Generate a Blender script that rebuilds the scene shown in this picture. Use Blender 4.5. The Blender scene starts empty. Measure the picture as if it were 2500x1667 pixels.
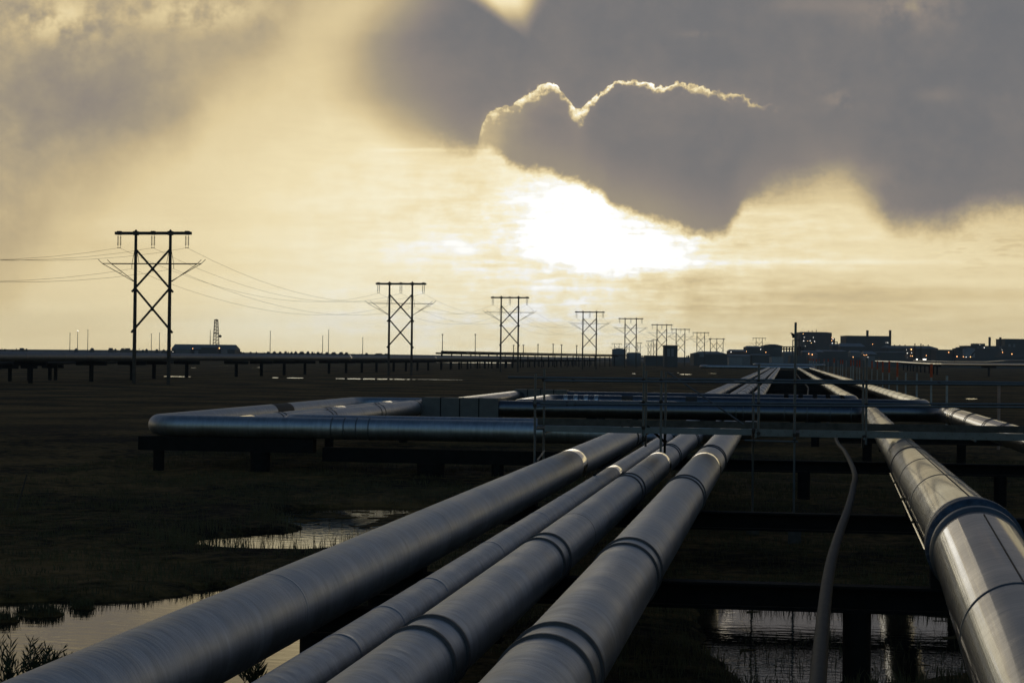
import bpy, math, random
import numpy as np
from mathutils import Vector, Matrix
random.seed(7)
rng = np.random.default_rng(7)
SC = bpy.context.scene
COL = SC.collection
R = math.radians

# ------------------------------------------------------------------ camera
H = 4.3                      # eye height above the tundra
FPX = 4400.0                 # focal length in photo pixels (2500 wide)
PSI, PITCH, ROLL = R(8.62), R(0.495), R(0.659)
_F0 = Vector((-math.sin(PSI), math.cos(PSI), 0)); _R0 = Vector((math.cos(PSI), math.sin(PSI), 0)); _Z = Vector((0, 0, 1))
CF = _F0*math.cos(PITCH) + _Z*math.sin(PITCH)
_U0 = -_F0*math.sin(PITCH) + _Z*math.cos(PITCH)
CR = _R0*math.cos(ROLL) + _U0*math.sin(ROLL)
CU = _U0*math.cos(ROLL) - _R0*math.sin(ROLL)
EYE = Vector((0, 0, H))
cam = bpy.data.cameras.new('camera'); camo = bpy.data.objects.new('camera', cam); COL.objects.link(camo)
cam.sensor_width = 36; cam.lens = FPX/2500*36; cam.clip_start = 0.5; cam.clip_end = 30000
m3 = Matrix((CR, CU, -CF)).transposed()
camo.matrix_world = Matrix.Translation(EYE) @ m3.to_4x4()
SC.camera = camo
SC.view_settings.view_transform = 'Standard'; SC.view_settings.look = 'None'
SC.view_settings.exposure = 0; SC.view_settings.gamma = 1
SC.cycles.max_bounces = 6; SC.cycles.glossy_bounces = 4; SC.cycles.sample_clamp_indirect = 6

def ray(px, py):
    return CF + CR*((px-1250)/FPX) + CU*((833.5-py)/FPX)
def at_d(px, py, d): return EYE + ray(px, py)*d                  # d metres along the view axis
def at_z(px, py, z=0.0):
    v = ray(px, py); return EYE + v*((z-H)/v.z)
def at_y(px, py, Y):
    v = ray(px, py); return EYE + v*(Y/v.y)
def hor(px): return 871.4 + 0.0115*(px-1250)                      # horizon row

# ------------------------------------------------------------------ world / sky
def lin(c): 
    return tuple(((v/255)/12.92 if v/255 <= .04045 else ((v/255+.055)/1.055)**2.4) for v in c)
SUN_EL, SUN_AZ_PX = R(5.5), 1420
def build_world():
    w = bpy.data.worlds.new('World'); SC.world = w; w.use_nodes = True
    nt = w.node_tree; nt.nodes.clear(); L = nt.links.new
    class S:
        def __init__(s, o): s.o = o
        def __add__(a, b): return M('ADD', a, b)
        __radd__ = __add__
        def __sub__(a, b): return M('SUBTRACT', a, b)
        def __rsub__(a, b): return M('SUBTRACT', b, a)
        def __mul__(a, b): return M('MULTIPLY', a, b)
        __rmul__ = __mul__
        def __truediv__(a, b): return M('DIVIDE', a, b)
        def __neg__(a): return M('MULTIPLY', a, -1.0)
    def put(sock, v):
        if isinstance(v, S): L(v.o, sock)
        else: sock.default_value = v
    def M(op, a, b=0.0, c=None):
        n = nt.nodes.new('ShaderNodeMath'); n.operation = op
        put(n.inputs[0], a); put(n.inputs[1], b)
        if c is not None: put(n.inputs[2], c)
        return S(n.outputs[0])
    def sm(x, a, b, lo=0.0, hi=1.0):
        n = nt.nodes.new('ShaderNodeMapRange'); n.interpolation_type = 'SMOOTHSTEP'
        if isinstance(a, (int, float)) and isinstance(b, (int, float)) and a > b: a, b, lo, hi = b, a, hi, lo
        put(n.inputs[0], x); put(n.inputs[1], a); put(n.inputs[2], b); put(n.inputs[3], lo); put(n.inputs[4], hi)
        return S(n.outputs[0])
    def mix(a, b, t): return a + (b - a)*t
    def gau(x, c, r):
        q = (x - c)/r; return M('EXPONENT', -(q*q))
    def gau2(cx, cy, rx, ry):
        p = (U - cx)/rx; q = (V - cy)/ry; return M('EXPONENT', -(p*p + q*q))
    def vec(a, b, c=0.0):
        n = nt.nodes.new('ShaderNodeCombineXYZ'); put(n.inputs[0], a); put(n.inputs[1], b); put(n.inputs[2], c); return n.outputs[0]
    def noise(v, sc, det=5, ro=.5, dist=0.0):
        n = nt.nodes.new('ShaderNodeTexNoise'); L(v, n.inputs['Vector'])
        n.inputs['Scale'].default_value = sc; n.inputs['Detail'].default_value = det; n.inputs['Roughness'].default_value = ro
        n.inputs['Distortion'].default_value = dist
        return S(n.outputs['Fac']) - 0.5
    def curve(x, pts, x0, x1, y0, y1):
        n = nt.nodes.new('ShaderNodeFloatCurve'); c = n.mapping.curves[0]
        P = [((a-x0)/(x1-x0), (b-y0)/(y1-y0)) for a, b in pts]
        c.points[0].location = P[0]; c.points[1].location = P[-1]
        for p in P[1:-1]: c.points.new(*p)
        for p in c.points: p.handle_type = 'AUTO_CLAMPED'
        n.mapping.extend = 'HORIZONTAL'; n.mapping.update()
        n.inputs['Factor'].default_value = 1.0
        put(n.inputs['Value'], M('MAXIMUM', M('MINIMUM', (x - x0)/(x1-x0), 1.0), 0.0))
        return S(n.outputs[0])*(y1-y0) + y0
    tc = nt.nodes.new('ShaderNodeTexCoord')
    def dot(v):
        n = nt.nodes.new('ShaderNodeVectorMath'); n.operation = 'DOT_PRODUCT'
        L(tc.outputs['Generated'], n.inputs[0]); n.inputs[1].default_value = v; return S(n.outputs['Value'])
    f_ = dot(CF); fm = M('MAXIMUM', f_, 0.12)
    U = dot(CR)/fm*FPX + 1250.0
    V = M('MAXIMUM', 833.5 - dot(CU)/fm*FPX, -4000.0)
    el = dot((0, 0, 1))
    P = vec(U*0.001, V*0.001)
    PS = vec(U*0.001, V*0.009)                     # stretched flat for the layered strata
    PT = vec(U*0.004, V*0.022)
    nA = noise(P, 2.6, 6, .55); nB = noise(P, 9.0, 6, .55); nC = noise(P, 30.0, 5, .6); nD = noise(P, 90.0, 3, .6)
    sA = noise(PS, 1.6, 5, .5); sB = noise(PT, 3.0, 4, .55)
    dx = U - 1455.0; dy = (V - 585.0)*1.55
    D = M('SQRT', dx*dx + dy*dy)
    g1 = M('EXPONENT', -((D + nB*70.0 + sB*50.0)/165.0)*(D/165.0)); g2 = M('EXPONENT', -(D/300.0)); g3 = M('EXPONENT', -(D/900.0))
    # open sky toward the sun
    low = sm(V, 430, 560)                                              # only near the horizon are the strata seen
    bc = 0.685 + 0.085*sm(V, 540, 800) + 0.17*gau2(960, 530, 560, 250) + 0.11*gau2(2150, 600, 420, 90) + 0.30*g2 + 0.33*gau2(1415, 545, 84, 112) + 0.28*gau2(1555, 610, 165, 44) + M('MINIMUM', g2*1.6, 1.0)*(nB*0.55 + nC*0.32 + sB*0.42 + sA*0.30)
    bc = bc - 0.15*gau2(1950, 735, 330, 58) - 0.05*gau2(2350, 725, 300, 30) + 0.06*gau2(2350, 690, 420, 14) \
            + 0.06*gau2(1850, 741, 700, 5) + 0.07*gau2(1950, 640, 500, 7) + 0.07*gau2(750, 800, 500, 110) \
            - 0.10*gau2(1560, 690, 260, 22) - 0.06*gau2(1250, 715, 180, 30)
    bc = bc + low*(sA*0.16 + sB*0.10*sm(U, 900, 1250)) + nA*0.14*(1.0 - low)
    bc = bc - 0.10*gau2(2420, 610, 200, 60)*sm(sB, -.02, .12) - 0.05*gau2(1130, 440, 110, 60)
    # small lit cloud under the sun
    puff = gau2(1560, 655, 200, 26)
    bc = bc + puff*(nB*0.5 - 0.03)
    bc = bc + 0.12*gau2(1090, 366, 130, 5) 
    # broad grey mass on the left
    lm = 1.0 - U*0.001 - V*0.00125 + nA*0.95 + nB*0.20
    mL = sm(lm, -0.05, 0.50)
    bL = 0.47 + nA*0.30 + nB*0.32 + nC*0.10 - 0.17*gau2(250, 260, 260, 110) + 0.03*gau2(100, 480, 300, 120) \
         + 0.30*gau2(130, 45, 130, 55)*sm(nB, -.14, .08) + 0.24*gau2(470, 32, 170, 42)*sm(nB, -.14, .08) - 0.10*gau2(620, 90, 90, 60) + 0.12*gau2(900, 60, 200, 90)
    b = mix(bc, bL, mL)
    # dark cloud on the right, its ragged lower edge
    yb = curve(U, [(880, 300), (960, 345), (1050, 366), (1150, 366), (1185, 358), (1250, 398), (1330, 416), (1420, 452), (1470, 478), (1500, 508), (1560, 520), (1640, 545),
                   (1700, 572), (1745, 576), (1790, 545), (1815, 505), (1880, 470), (1960, 455), (2040, 432), (2090, 452), (2140, 500), (2200, 548), (2290, 550), (2380, 520), (2460, 505), (2600, 500)], 880, 2600, 250, 600)
    xl = curve(V, [(-200, 1075), (0, 1010), (60, 960), (130, 915), (210, 915), (270, 950), (330, 1020), (400, 1110)], -200, 400, 880, 1120)
    soft = curve(U, [(880, 90), (1140, 70), (1230, 30), (1500, 30), (1750, 36), (1830, 60), (1960, 110), (2080, 110), (2200, 95), (2600, 90)], 880, 2600, 0, 100)
    eb = yb - V + nA*40.0 + nB*64.0 + nC*46.0 + nD*18.0
    mB = sm(eb/soft, -0.62, 0.62)
    mX = sm(U - xl + nA*110.0 + nB*70.0, -170, 150)
    gapw = M('MAXIMUM', 88.0 - V*0.85, 4.0)
    gap = sm(M('ABSOLUTE', U - 1236.0 - V*0.50 + nB*24.0)/gapw, 1.25, 0.25)*sm(V, 105, -10)
    mR = mB*mX*(1.0 - gap)
    bd = 0.10 + nA*0.18 + nB*0.13 + nC*0.05 + 0.30*M('EXPONENT', -(D/520.0))*sm(eb, 170, 0) + 0.08*g3 \
         + 0.15*gau2(1010, 270, 130, 160) + 0.30*gau2(2215, 20, 110, 45)*sm(nB, -.2, .15) + 0.10*gau2(1980, 10, 90, 22) \
         + 0.12*gau2(2045, 242, 34, 22)*sm(nC, -.16, .12) + 0.08*gau2(2290, 233, 60, 18) + 0.06*gau2(1700, 85, 40, 10)*sm(nC, -.1, .1) + 0.16*gau2(2060, 440, 110, 50)*sm(nB, -.15, .15)
    b = mix(b, bd, mR)
    b = b + gap*0.18*sm(V, 120, 0)
    # silver lining on the front cloud
    yt = curve(U, [(1168, 352), (1176, 306), (1195, 277), (1222, 261), (1265, 243), (1292, 219), (1342, 203), (1370, 219), (1396, 247), (1414, 264), (1434, 246), (1483, 208), (1530, 189), (1573, 201),
                   (1626, 204), (1680, 204), (1743, 214), (1797, 229), (1850, 246), (1913, 254), (1952, 249)], 1168, 1952, 150, 380)
    nP = noise(P, 13.0, 2, .5); nQ = noise(P, 36.0, 2, .5)
    r_ = V - yt + M('ABSOLUTE', nP)*80.0 + M('ABSOLUTE', nQ)*40.0 - 11.0 - nC*16.0 - nD*12.0
    wid = curve(U, [(1160, 74), (1230, 62), (1300, 52), (1380, 42), (1412, 56), (1445, 26), (1520, 15), (1600, 18), (1700, 27), (1800, 18), (1900, 24), (1960, 26)], 1160, 1960, 0, 80)
    fade = sm(U, 1160, 1182)*sm(U, 2000, 1780, 0.0, 1.0)
    rim = sm(r_, -3.0, 4.0)*sm((r_ - 4.0)/wid, 1.0, 0.0)*fade
    rimb = curve(U, [(1160, .74), (1250, .82), (1330, .86), (1410, .98), (1480, .92), (1560, .92), (1620, .86), (1720, .78), (1850, .58), (1960, .36)], 1160, 1960, 0, 1)*(1.0 + nC*1.5 + nB*0.8)
    rimb = rimb*sm(nC + nB*0.6, -.20 , .02, .60, 1.0)
    glowup = M('EXPONENT', -(M('ABSOLUTE', r_)/26.0))*fade*0.07
    inner = sm(r_, -2.0, 6.0)*M('EXPONENT', -(M('MAXIMUM', r_, 0.0)/(wid*1.3)))*fade*sm(U, 1520, 1250, .06, .30)
    b = M('MAXIMUM', b + glowup + inner*mB, rim*rimb)
    # left cheek of that cloud is cream where it thins out
    b = b + 0.10*gau2(1200, 345, 36, 40)*mR
    # above the picture and to the sides: the same broken grey deck
    up = sm(V, 0, -350)
    b = mix(b, 0.05 + nA*0.22, up)
    side = sm(M('ABSOLUTE', U - 1250.0), 1500, 3200)
    nS = noise(tc.outputs['Generated'], 5.0, 6, .6)
    b = mix(b, mix(0.10 + nS*0.15, 0.66 + nS*0.2, sm(el + nS*0.16, .125, .085)), side)
    ramp = nt.nodes.new('ShaderNodeValToRGB'); cr = ramp.color_ramp
    stops = [(0, (103, 107, 113)), (.12, (119, 118, 119)), (.25, (140, 132, 126)), (.40, (163, 151, 131)), (.55, (197, 178, 140)), (.70, (226, 206, 160)), (.82, (245, 229, 186)), (.92, (254, 245, 214)), (1.0, (255, 254, 248))]
    while len(cr.elements) < len(stops): cr.elements.new(.5)
    for e, (p, c) in zip(cr.elements, stops): e.position = p; e.color = (*lin(c), 1)
    L(M('MINIMUM', b, 1.0).o, ramp.inputs[0])
    gain = (1.0 + M('MAXIMUM', b - 1.0, 0.0)*3.0)*sm(el, .185, .42, 1.0, .62)
    mulc = nt.nodes.new('ShaderNodeVectorMath'); mulc.operation = 'SCALE'; L(ramp.outputs[0], mulc.inputs[0]); L(gain.o, mulc.inputs['Scale'])
    tt = sm(el, .185, .42)
    tint = vec(1.0 - tt*.26, 1.0 - tt*.05, 1.0 + tt*.24)
    mt = nt.nodes.new('ShaderNodeVectorMath'); mt.operation = 'MULTIPLY'; L(mulc.outputs[0], mt.inputs[0]); L(tint, mt.inputs[1]); mulc = mt
    # clear dusk sky overhead and behind
    sky = nt.nodes.new('ShaderNodeTexSky'); sky.sky_type = 'NISHITA'; sky.sun_disc = False
    sky.sun_elevation = SUN_EL; sky.sun_rotation = -PSI + math.atan((SUN_AZ_PX-1250)/FPX)
    sky.air_density = 1.6; sky.dust_density = 2.0; sky.ozone_density = 2.0
    skm = nt.nodes.new('ShaderNodeVectorMath'); skm.operation = 'MULTIPLY'; L(sky.outputs[0], skm.inputs[0]); skm.inputs[1].default_value = (ZEN*.70, ZEN*.93, ZEN*1.32)
    backl = 1.0 + 1.5*sm(f_, .05, -.75)
    skb = nt.nodes.new('ShaderNodeVectorMath'); skb.operation = 'SCALE'; L(skm.outputs[0], skb.inputs[0]); L(backl.o, skb.inputs['Scale'])
    front = sm(f_, .12, .45)*sm(el, .90, .45)
    mx = nt.nodes.new('ShaderNodeMix'); mx.data_type = 'RGBA'
    L(front.o, mx.inputs['Factor']); L(skb.outputs[0], mx.inputs[6]); L(mulc.outputs[0], mx.inputs[7])
    bg = nt.nodes.new('ShaderNodeBackground'); bg.inputs['Strength'].default_value = 1.0
    out = nt.nodes.new('ShaderNodeOutputWorld')
    L(mx.outputs[2], bg.inputs['Color']); L(bg.outputs[0], out.inputs[0])
ZEN = 0.045
build_world()
# the sun itself stands behind the cloud: weak, wide, warm
sl = bpy.data.lights.new('sun', 'SUN'); sl.energy = 0.02; sl.angle = R(10); sl.color = (1, .86, .62)
so = bpy.data.objects.new('sun', sl); COL.objects.link(so)
_sd = ray(SUN_AZ_PX, hor(SUN_AZ_PX)); _sd.z = 0; _sd.normalize(); _sd = (_sd*math.cos(SUN_EL) + _Z*math.sin(SUN_EL))
so.rotation_euler = _sd.to_track_quat('Z', 'Y').to_euler()

# ------------------------------------------------------------------ materials
MATS = {}
def mat(name, col, rough=.7, metal=0.0, var=.25, vscale=3.0, bump=0.0, bscale=20.0, emit=None, spec=.5, along=None, rvar=0.0):
    m = bpy.data.materials.new(name); m.use_nodes = True; nt = m.node_tree; L = nt.links.new
    p = nt.nodes['Principled BSDF']; p.inputs['Roughness'].default_value = rough; p.inputs['Metallic'].default_value = metal
    p.inputs['Specular IOR Level'].default_value = spec
    tc = nt.nodes.new('ShaderNodeTexCoord')
    n = nt.nodes.new('ShaderNodeTexNoise'); n.inputs['Scale'].default_value = vscale; n.inputs['Detail'].default_value = 6; L(tc.outputs['Object'], n.inputs['Vector'])
    mx = nt.nodes.new('ShaderNodeMix'); mx.data_type = 'RGBA'
    mx.inputs[6].default_value = (*[c*(1-var) for c in col], 1); mx.inputs[7].default_value = (*[min(1, c*(1+var)) for c in col], 1)
    mr = nt.nodes.new('ShaderNodeMapRange'); mr.inputs[1].default_value = .3; mr.inputs[2].default_value = .7
    L(n.outputs['Fac'], mr.inputs[0]); L(mr.outputs[0], mx.inputs['Factor']); L(mx.outputs[2], p.inputs['Base Color'])
    if rvar:
        r2 = nt.nodes.new('ShaderNodeMapRange'); r2.inputs[1].default_value = .3; r2.inputs[2].default_value = .7
        r2.inputs[3].default_value = rough-rvar; r2.inputs[4].default_value = rough+rvar; L(n.outputs['Fac'], r2.inputs[0]); L(r2.outputs[0], p.inputs['Roughness'])
    if bump:
        n2 = nt.nodes.new('ShaderNodeTexNoise'); n2.inputs['Scale'].default_value = bscale; n2.inputs['Detail'].default_value = 5; L(tc.outputs['Object'], n2.inputs['Vector'])
        bp = nt.nodes.new('ShaderNodeBump'); bp.inputs['Strength'].default_value = bump; bp.inputs['Distance'].default_value = .02
        L(n2.outputs['Fac'], bp.inputs['Height']); L(bp.outputs[0], p.inputs['Normal'])
    if emit:
        p.inputs['Emission Color'].default_value = (*emit[0], 1); p.inputs['Emission Strength'].default_value = emit[1]
    MATS[name] = m; return m
def jacket(name, col, rough, ribs, ripple, rvar=.06, wav=.5, cvar=.10, streak=.25, coat=0.0, metal=1.0):
    """rolled metal cladding: fine helical ribs along the pipe, shallow dents, cloudy weathering"""
    m = mat(name, col, rough, metal, cvar, 1.2, rvar=rvar)
    nt = m.node_tree; L = nt.links.new; p = nt.nodes['Principled BSDF']
    at = nt.nodes.new('ShaderNodeAttribute'); at.attribute_name = 'along'
    ar = nt.nodes.new('ShaderNodeAttribute'); ar.attribute_name = 'around'
    def MA(op, a, b):
        n = nt.nodes.new('ShaderNodeMath'); n.operation = op
        for i, v in enumerate((a, b)):
            if isinstance(v, (int, float)): n.inputs[i].default_value = v
            else: L(v, n.inputs[i])
        return n.outputs[0]
    ph = MA('ADD', MA('MULTIPLY', at.outputs['Fac'], 2*math.pi/ribs), ar.outputs['Fac'])
    s = MA('SINE', ph, 0.0)
    s = MA('POWER', MA('MULTIPLY', MA('ADD', s, 1.0), .5), 6.0)
    cv = nt.nodes.new('ShaderNodeCombineXYZ'); L(MA('MULTIPLY', at.outputs['Fac'], 5.0), cv.inputs[0]); L(MA('MULTIPLY', ar.outputs['Fac'], .55), cv.inputs[1])
    n = nt.nodes.new('ShaderNodeTexNoise'); n.inputs['Scale'].default_value = 1.3; n.inputs['Detail'].default_value = 4; L(cv.outputs[0], n.inputs['Vector'])
    c2 = nt.nodes.new('ShaderNodeCombineXYZ'); L(MA('MULTIPLY', at.outputs['Fac'], 16.0), c2.inputs[0]); L(MA('MULTIPLY', ar.outputs['Fac'], 1.1), c2.inputs[1])
    nf = nt.nodes.new('ShaderNodeTexNoise'); nf.inputs['Scale'].default_value = 1.0; nf.inputs['Detail'].default_value = 6; nf.inputs['Roughness'].default_value = .65; L(c2.outputs[0], nf.inputs['Vector'])
    st = nt.nodes.new('ShaderNodeMapRange'); st.inputs[1].default_value = .28; st.inputs[2].default_value = .72; st.inputs[3].default_value = 1-streak; st.inputs[4].default_value = 1+streak
    L(MA('MULTIPLY', MA('ADD', nf.outputs['Fac'], n.outputs['Fac']), .5), st.inputs[0])
    old = p.inputs['Base Color'].links[0].from_socket
    sc_ = nt.nodes.new('ShaderNodeVectorMath'); sc_.operation = 'SCALE'; L(old, sc_.inputs[0]); L(st.outputs[0], sc_.inputs['Scale']); L(sc_.outputs[0], p.inputs['Base Color'])
    if coat: p.inputs['Coat Weight'].default_value = coat; p.inputs['Coat Roughness'].default_value = .05
    h = MA('ADD', MA('MULTIPLY', s, ripple), MA('MULTIPLY', n.outputs['Fac'], wav))
    fr = MA('ABSOLUTE', MA('SUBTRACT', MA('FRACT', MA('DIVIDE', MA('ADD', at.outputs['Fac'], MA('MULTIPLY', ar.outputs['Fac'], .02)), 1.22), 0.0), .5), 0.0)
    h = MA('ADD', h, MA('MULTIPLY', MA('LESS_THAN', fr, .010), -.9))
    nd = nt.nodes.new('ShaderNodeTexNoise'); nd.inputs['Scale'].default_value = 2.1; nd.inputs['Detail'].default_value = 2
    L([q for q in nt.nodes if q.type == 'TEX_COORD'][0].outputs['Object'], nd.inputs['Vector']); h = MA('ADD', h, MA('MULTIPLY', nd.outputs['Fac'], 1.6*wav))
    bp = nt.nodes.new('ShaderNodeBump'); bp.inputs['Strength'].default_value = .35; bp.inputs['Distance'].default_value = .012
    L(h, bp.inputs['Height']); L(bp.outputs[0], p.inputs['Normal'])
    return m
jacket('jacket_dull', (.46, .48, .52), .46, .11, .08, rvar=.05, wav=1.3, streak=.30)
jacket('jacket_spiral', (.45, .475, .515), .47, .085, .16, rvar=.05, wav=1.0, streak=.28)
jacket('jacket_shiny', (.135, .145, .165), .37, 1.0, .0, rvar=.07, wav=1.5, cvar=.10, streak=.18, coat=.5)
jacket('jacket_far', (.22, .25, .29), .6, .6, .0)
jacket('jacket_bright', (.70, .70, .70), .24, .6, .1, rvar=.05, wav=.8)
mat('sleeve_polished', (.80, .77, .70), .12, 1.0, .05, 4)
mat('band_dark', (.13, .105, .095), .6, 0.1, .2, 8)
mat('tape_blue', (.045, .075, .12), .55, 0.0, .5, 14, bump=.5, bscale=30)
mat('tape_brown', (.06, .045, .035), .7)
mat('steel_dark', (.013, .012, .011), .85, 0, .3, 4, spec=.15)
mat('steel_rust', (.07, .05, .04), .75, .1, .4, 3, bump=.2)
mat('box_sheet', (.135, .13, .125), .6, 0, .12, 3)
mat('galv_tube', (.17, .18, .19), .48, .8, .15, 6, rvar=.08)
mat('aluminium', (.19, .205, .22), .48, .8, .12, 5)
mat('wood_deck', (.10, .085, .07), .8, 0, .3, 6)
mat('pole_wood', (.085, .065, .05), .85, 0, .3, 1.5, bump=.3, bscale=12)
mat('insulator', (.05, .04, .04), .3)
mat('wire', (.08, .07, .06), .5, .5)
mat('rubber_hose', (.034, .030, .024), .7, 0, .35, 5, bump=.3, bscale=25)
mat('stake_grey', (.42, .40, .37), .7); mat('stake_orange', (.62, .085, .02), .6); mat('stake_pink', (.42, .27, .21), .7)
mat('wall_dark', (.075, .085, .09), .75, 0, .15, .08); mat('wall_mid', (.17, .19, .205), .75, 0, .15, .08); mat('wall_brown', (.12, .085, .075), .8, 0, .2, .1)
mat('roof_metal', (.24, .265, .30), .55, .2, .12, .1); mat('wall_pale', (.26, .28, .30), .65, 0, .12, .1); mat('stack_metal', (.20, .17, .17), .6, .2, .2, .3)
mat('equipment_dark', (.07, .065, .06), .85, 0, .4, .2)
mat('lamp_white', (1, 1, 1), .5, emit=((1, .93, .80), 5)); mat('lamp_orange', (1, .6, .3), .5, emit=((1, .45, .16), 7))
mat('feather', (.03, .025, .022), .8)
mat('leaf', (.055, .065, .022), .7, 0, .4, 9); mat('sedge', (.10, .082, .030), .75, 0, .45, .6); mat('stem', (.05, .035, .02), .8)
mat('gravel', (.12, .11, .10), .9, 0, .25, .5, bump=.4, bscale=4)
def ground_mat():
    m = mat('tundra', (.045, .037, .020), .95, 0, .5, .12, spec=.1)
    nt = m.node_tree; L = nt.links.new; p = nt.nodes['Principled BSDF']
    tc = nt.nodes.new('ShaderNodeTexCoord')
    n1 = nt.nodes.new('ShaderNodeTexNoise'); n1.inputs['Scale'].default_value = 1.7; n1.inputs['Detail'].default_value = 8; n1.inputs['Roughness'].default_value = .7
    L(tc.outputs['Object'], n1.inputs['Vector'])
    rp = nt.nodes.new('ShaderNodeValToRGB'); e = rp.color_ramp.elements
    e[0].position = .38; e[0].color = (.016, .012, .006, 1); e[1].position = .66; e[1].color = (.20, .112, .038, 1)
    x = rp.color_ramp.elements.new(.5); x.color = (.086, .054, .018, 1)
    n2 = nt.nodes.new('ShaderNodeTexNoise'); n2.inputs['Scale'].default_value = .11; n2.inputs['Detail'].default_value = 5; L(tc.outputs['Object'], n2.inputs['Vector'])
    ad = nt.nodes.new('ShaderNodeMath'); ad.operation = 'MULTIPLY_ADD'; L(n2.outputs['Fac'], ad.inputs[0]); ad.inputs[1].default_value = 1.1; ad.inputs[2].default_value = -.55
    ad2 = nt.nodes.new('ShaderNodeMath'); L(ad.outputs[0], ad2.inputs[0]); L(n1.outputs['Fac'], ad2.inputs[1])
    L(ad2.outputs[0], rp.inputs[0]); L(rp.outputs[0], p.inputs['Base Color'])
    bp = nt.nodes.new('ShaderNodeBump'); bp.inputs['Strength'].default_value = .9; bp.inputs['Distance'].default_value = .12
    n3 = nt.nodes.new('ShaderNodeTexNoise'); n3.inputs['Scale'].default_value = 5; n3.inputs['Detail'].default_value = 6; L(tc.outputs['Object'], n3.inputs['Vector'])
    n4 = nt.nodes.new('ShaderNodeTexNoise'); n4.inputs['Scale'].default_value = .9; n4.inputs['Detail'].default_value = 5; L(tc.outputs['Object'], n4.inputs['Vector'])
    hm_ = nt.nodes.new('ShaderNodeMath'); hm_.operation = 'MULTIPLY_ADD'; L(n4.outputs['Fac'], hm_.inputs[0]); hm_.inputs[1].default_value = 3.5; L(n3.outputs['Fac'], hm_.inputs[2]); n3 = hm_
    L(n3.outputs[0], bp.inputs['Height']); L(bp.outputs[0], p.inputs['Normal'])
    p.inputs['Sheen Weight'].default_value = .0
ground_mat()
def water_mat():
    m = bpy.data.materials.new('pond_water'); m.use_nodes = True; nt = m.node_tree; L = nt.links.new; MATS['pond_water'] = m
    p = nt.nodes['Principled BSDF']; p.inputs['Base Color'].default_value = (.012, .011, .008, 1); p.inputs['Roughness'].default_value = .03; p.inputs['IOR'].default_value = 1.33
    tc = nt.nodes.new('ShaderNodeTexCoord'); mp = nt.nodes.new('ShaderNodeMapping'); mp.inputs['Scale'].default_value = (1, 2.2, 1); L(tc.outputs['Object'], mp.inputs['Vector'])
    n = nt.nodes.new('ShaderNodeTexNoise'); n.inputs['Scale'].default_value = 2.2; n.inputs['Detail'].default_value = 4; L(mp.outputs[0], n.inputs['Vector'])
    bp = nt.nodes.new('ShaderNodeBump'); bp.inputs['Strength'].default_value = .12; bp.inputs['Distance'].default_value = .03
    L(n.outputs['Fac'], bp.inputs['Height']); L(bp.outputs[0], p.inputs['Normal'])
water_mat()

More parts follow.
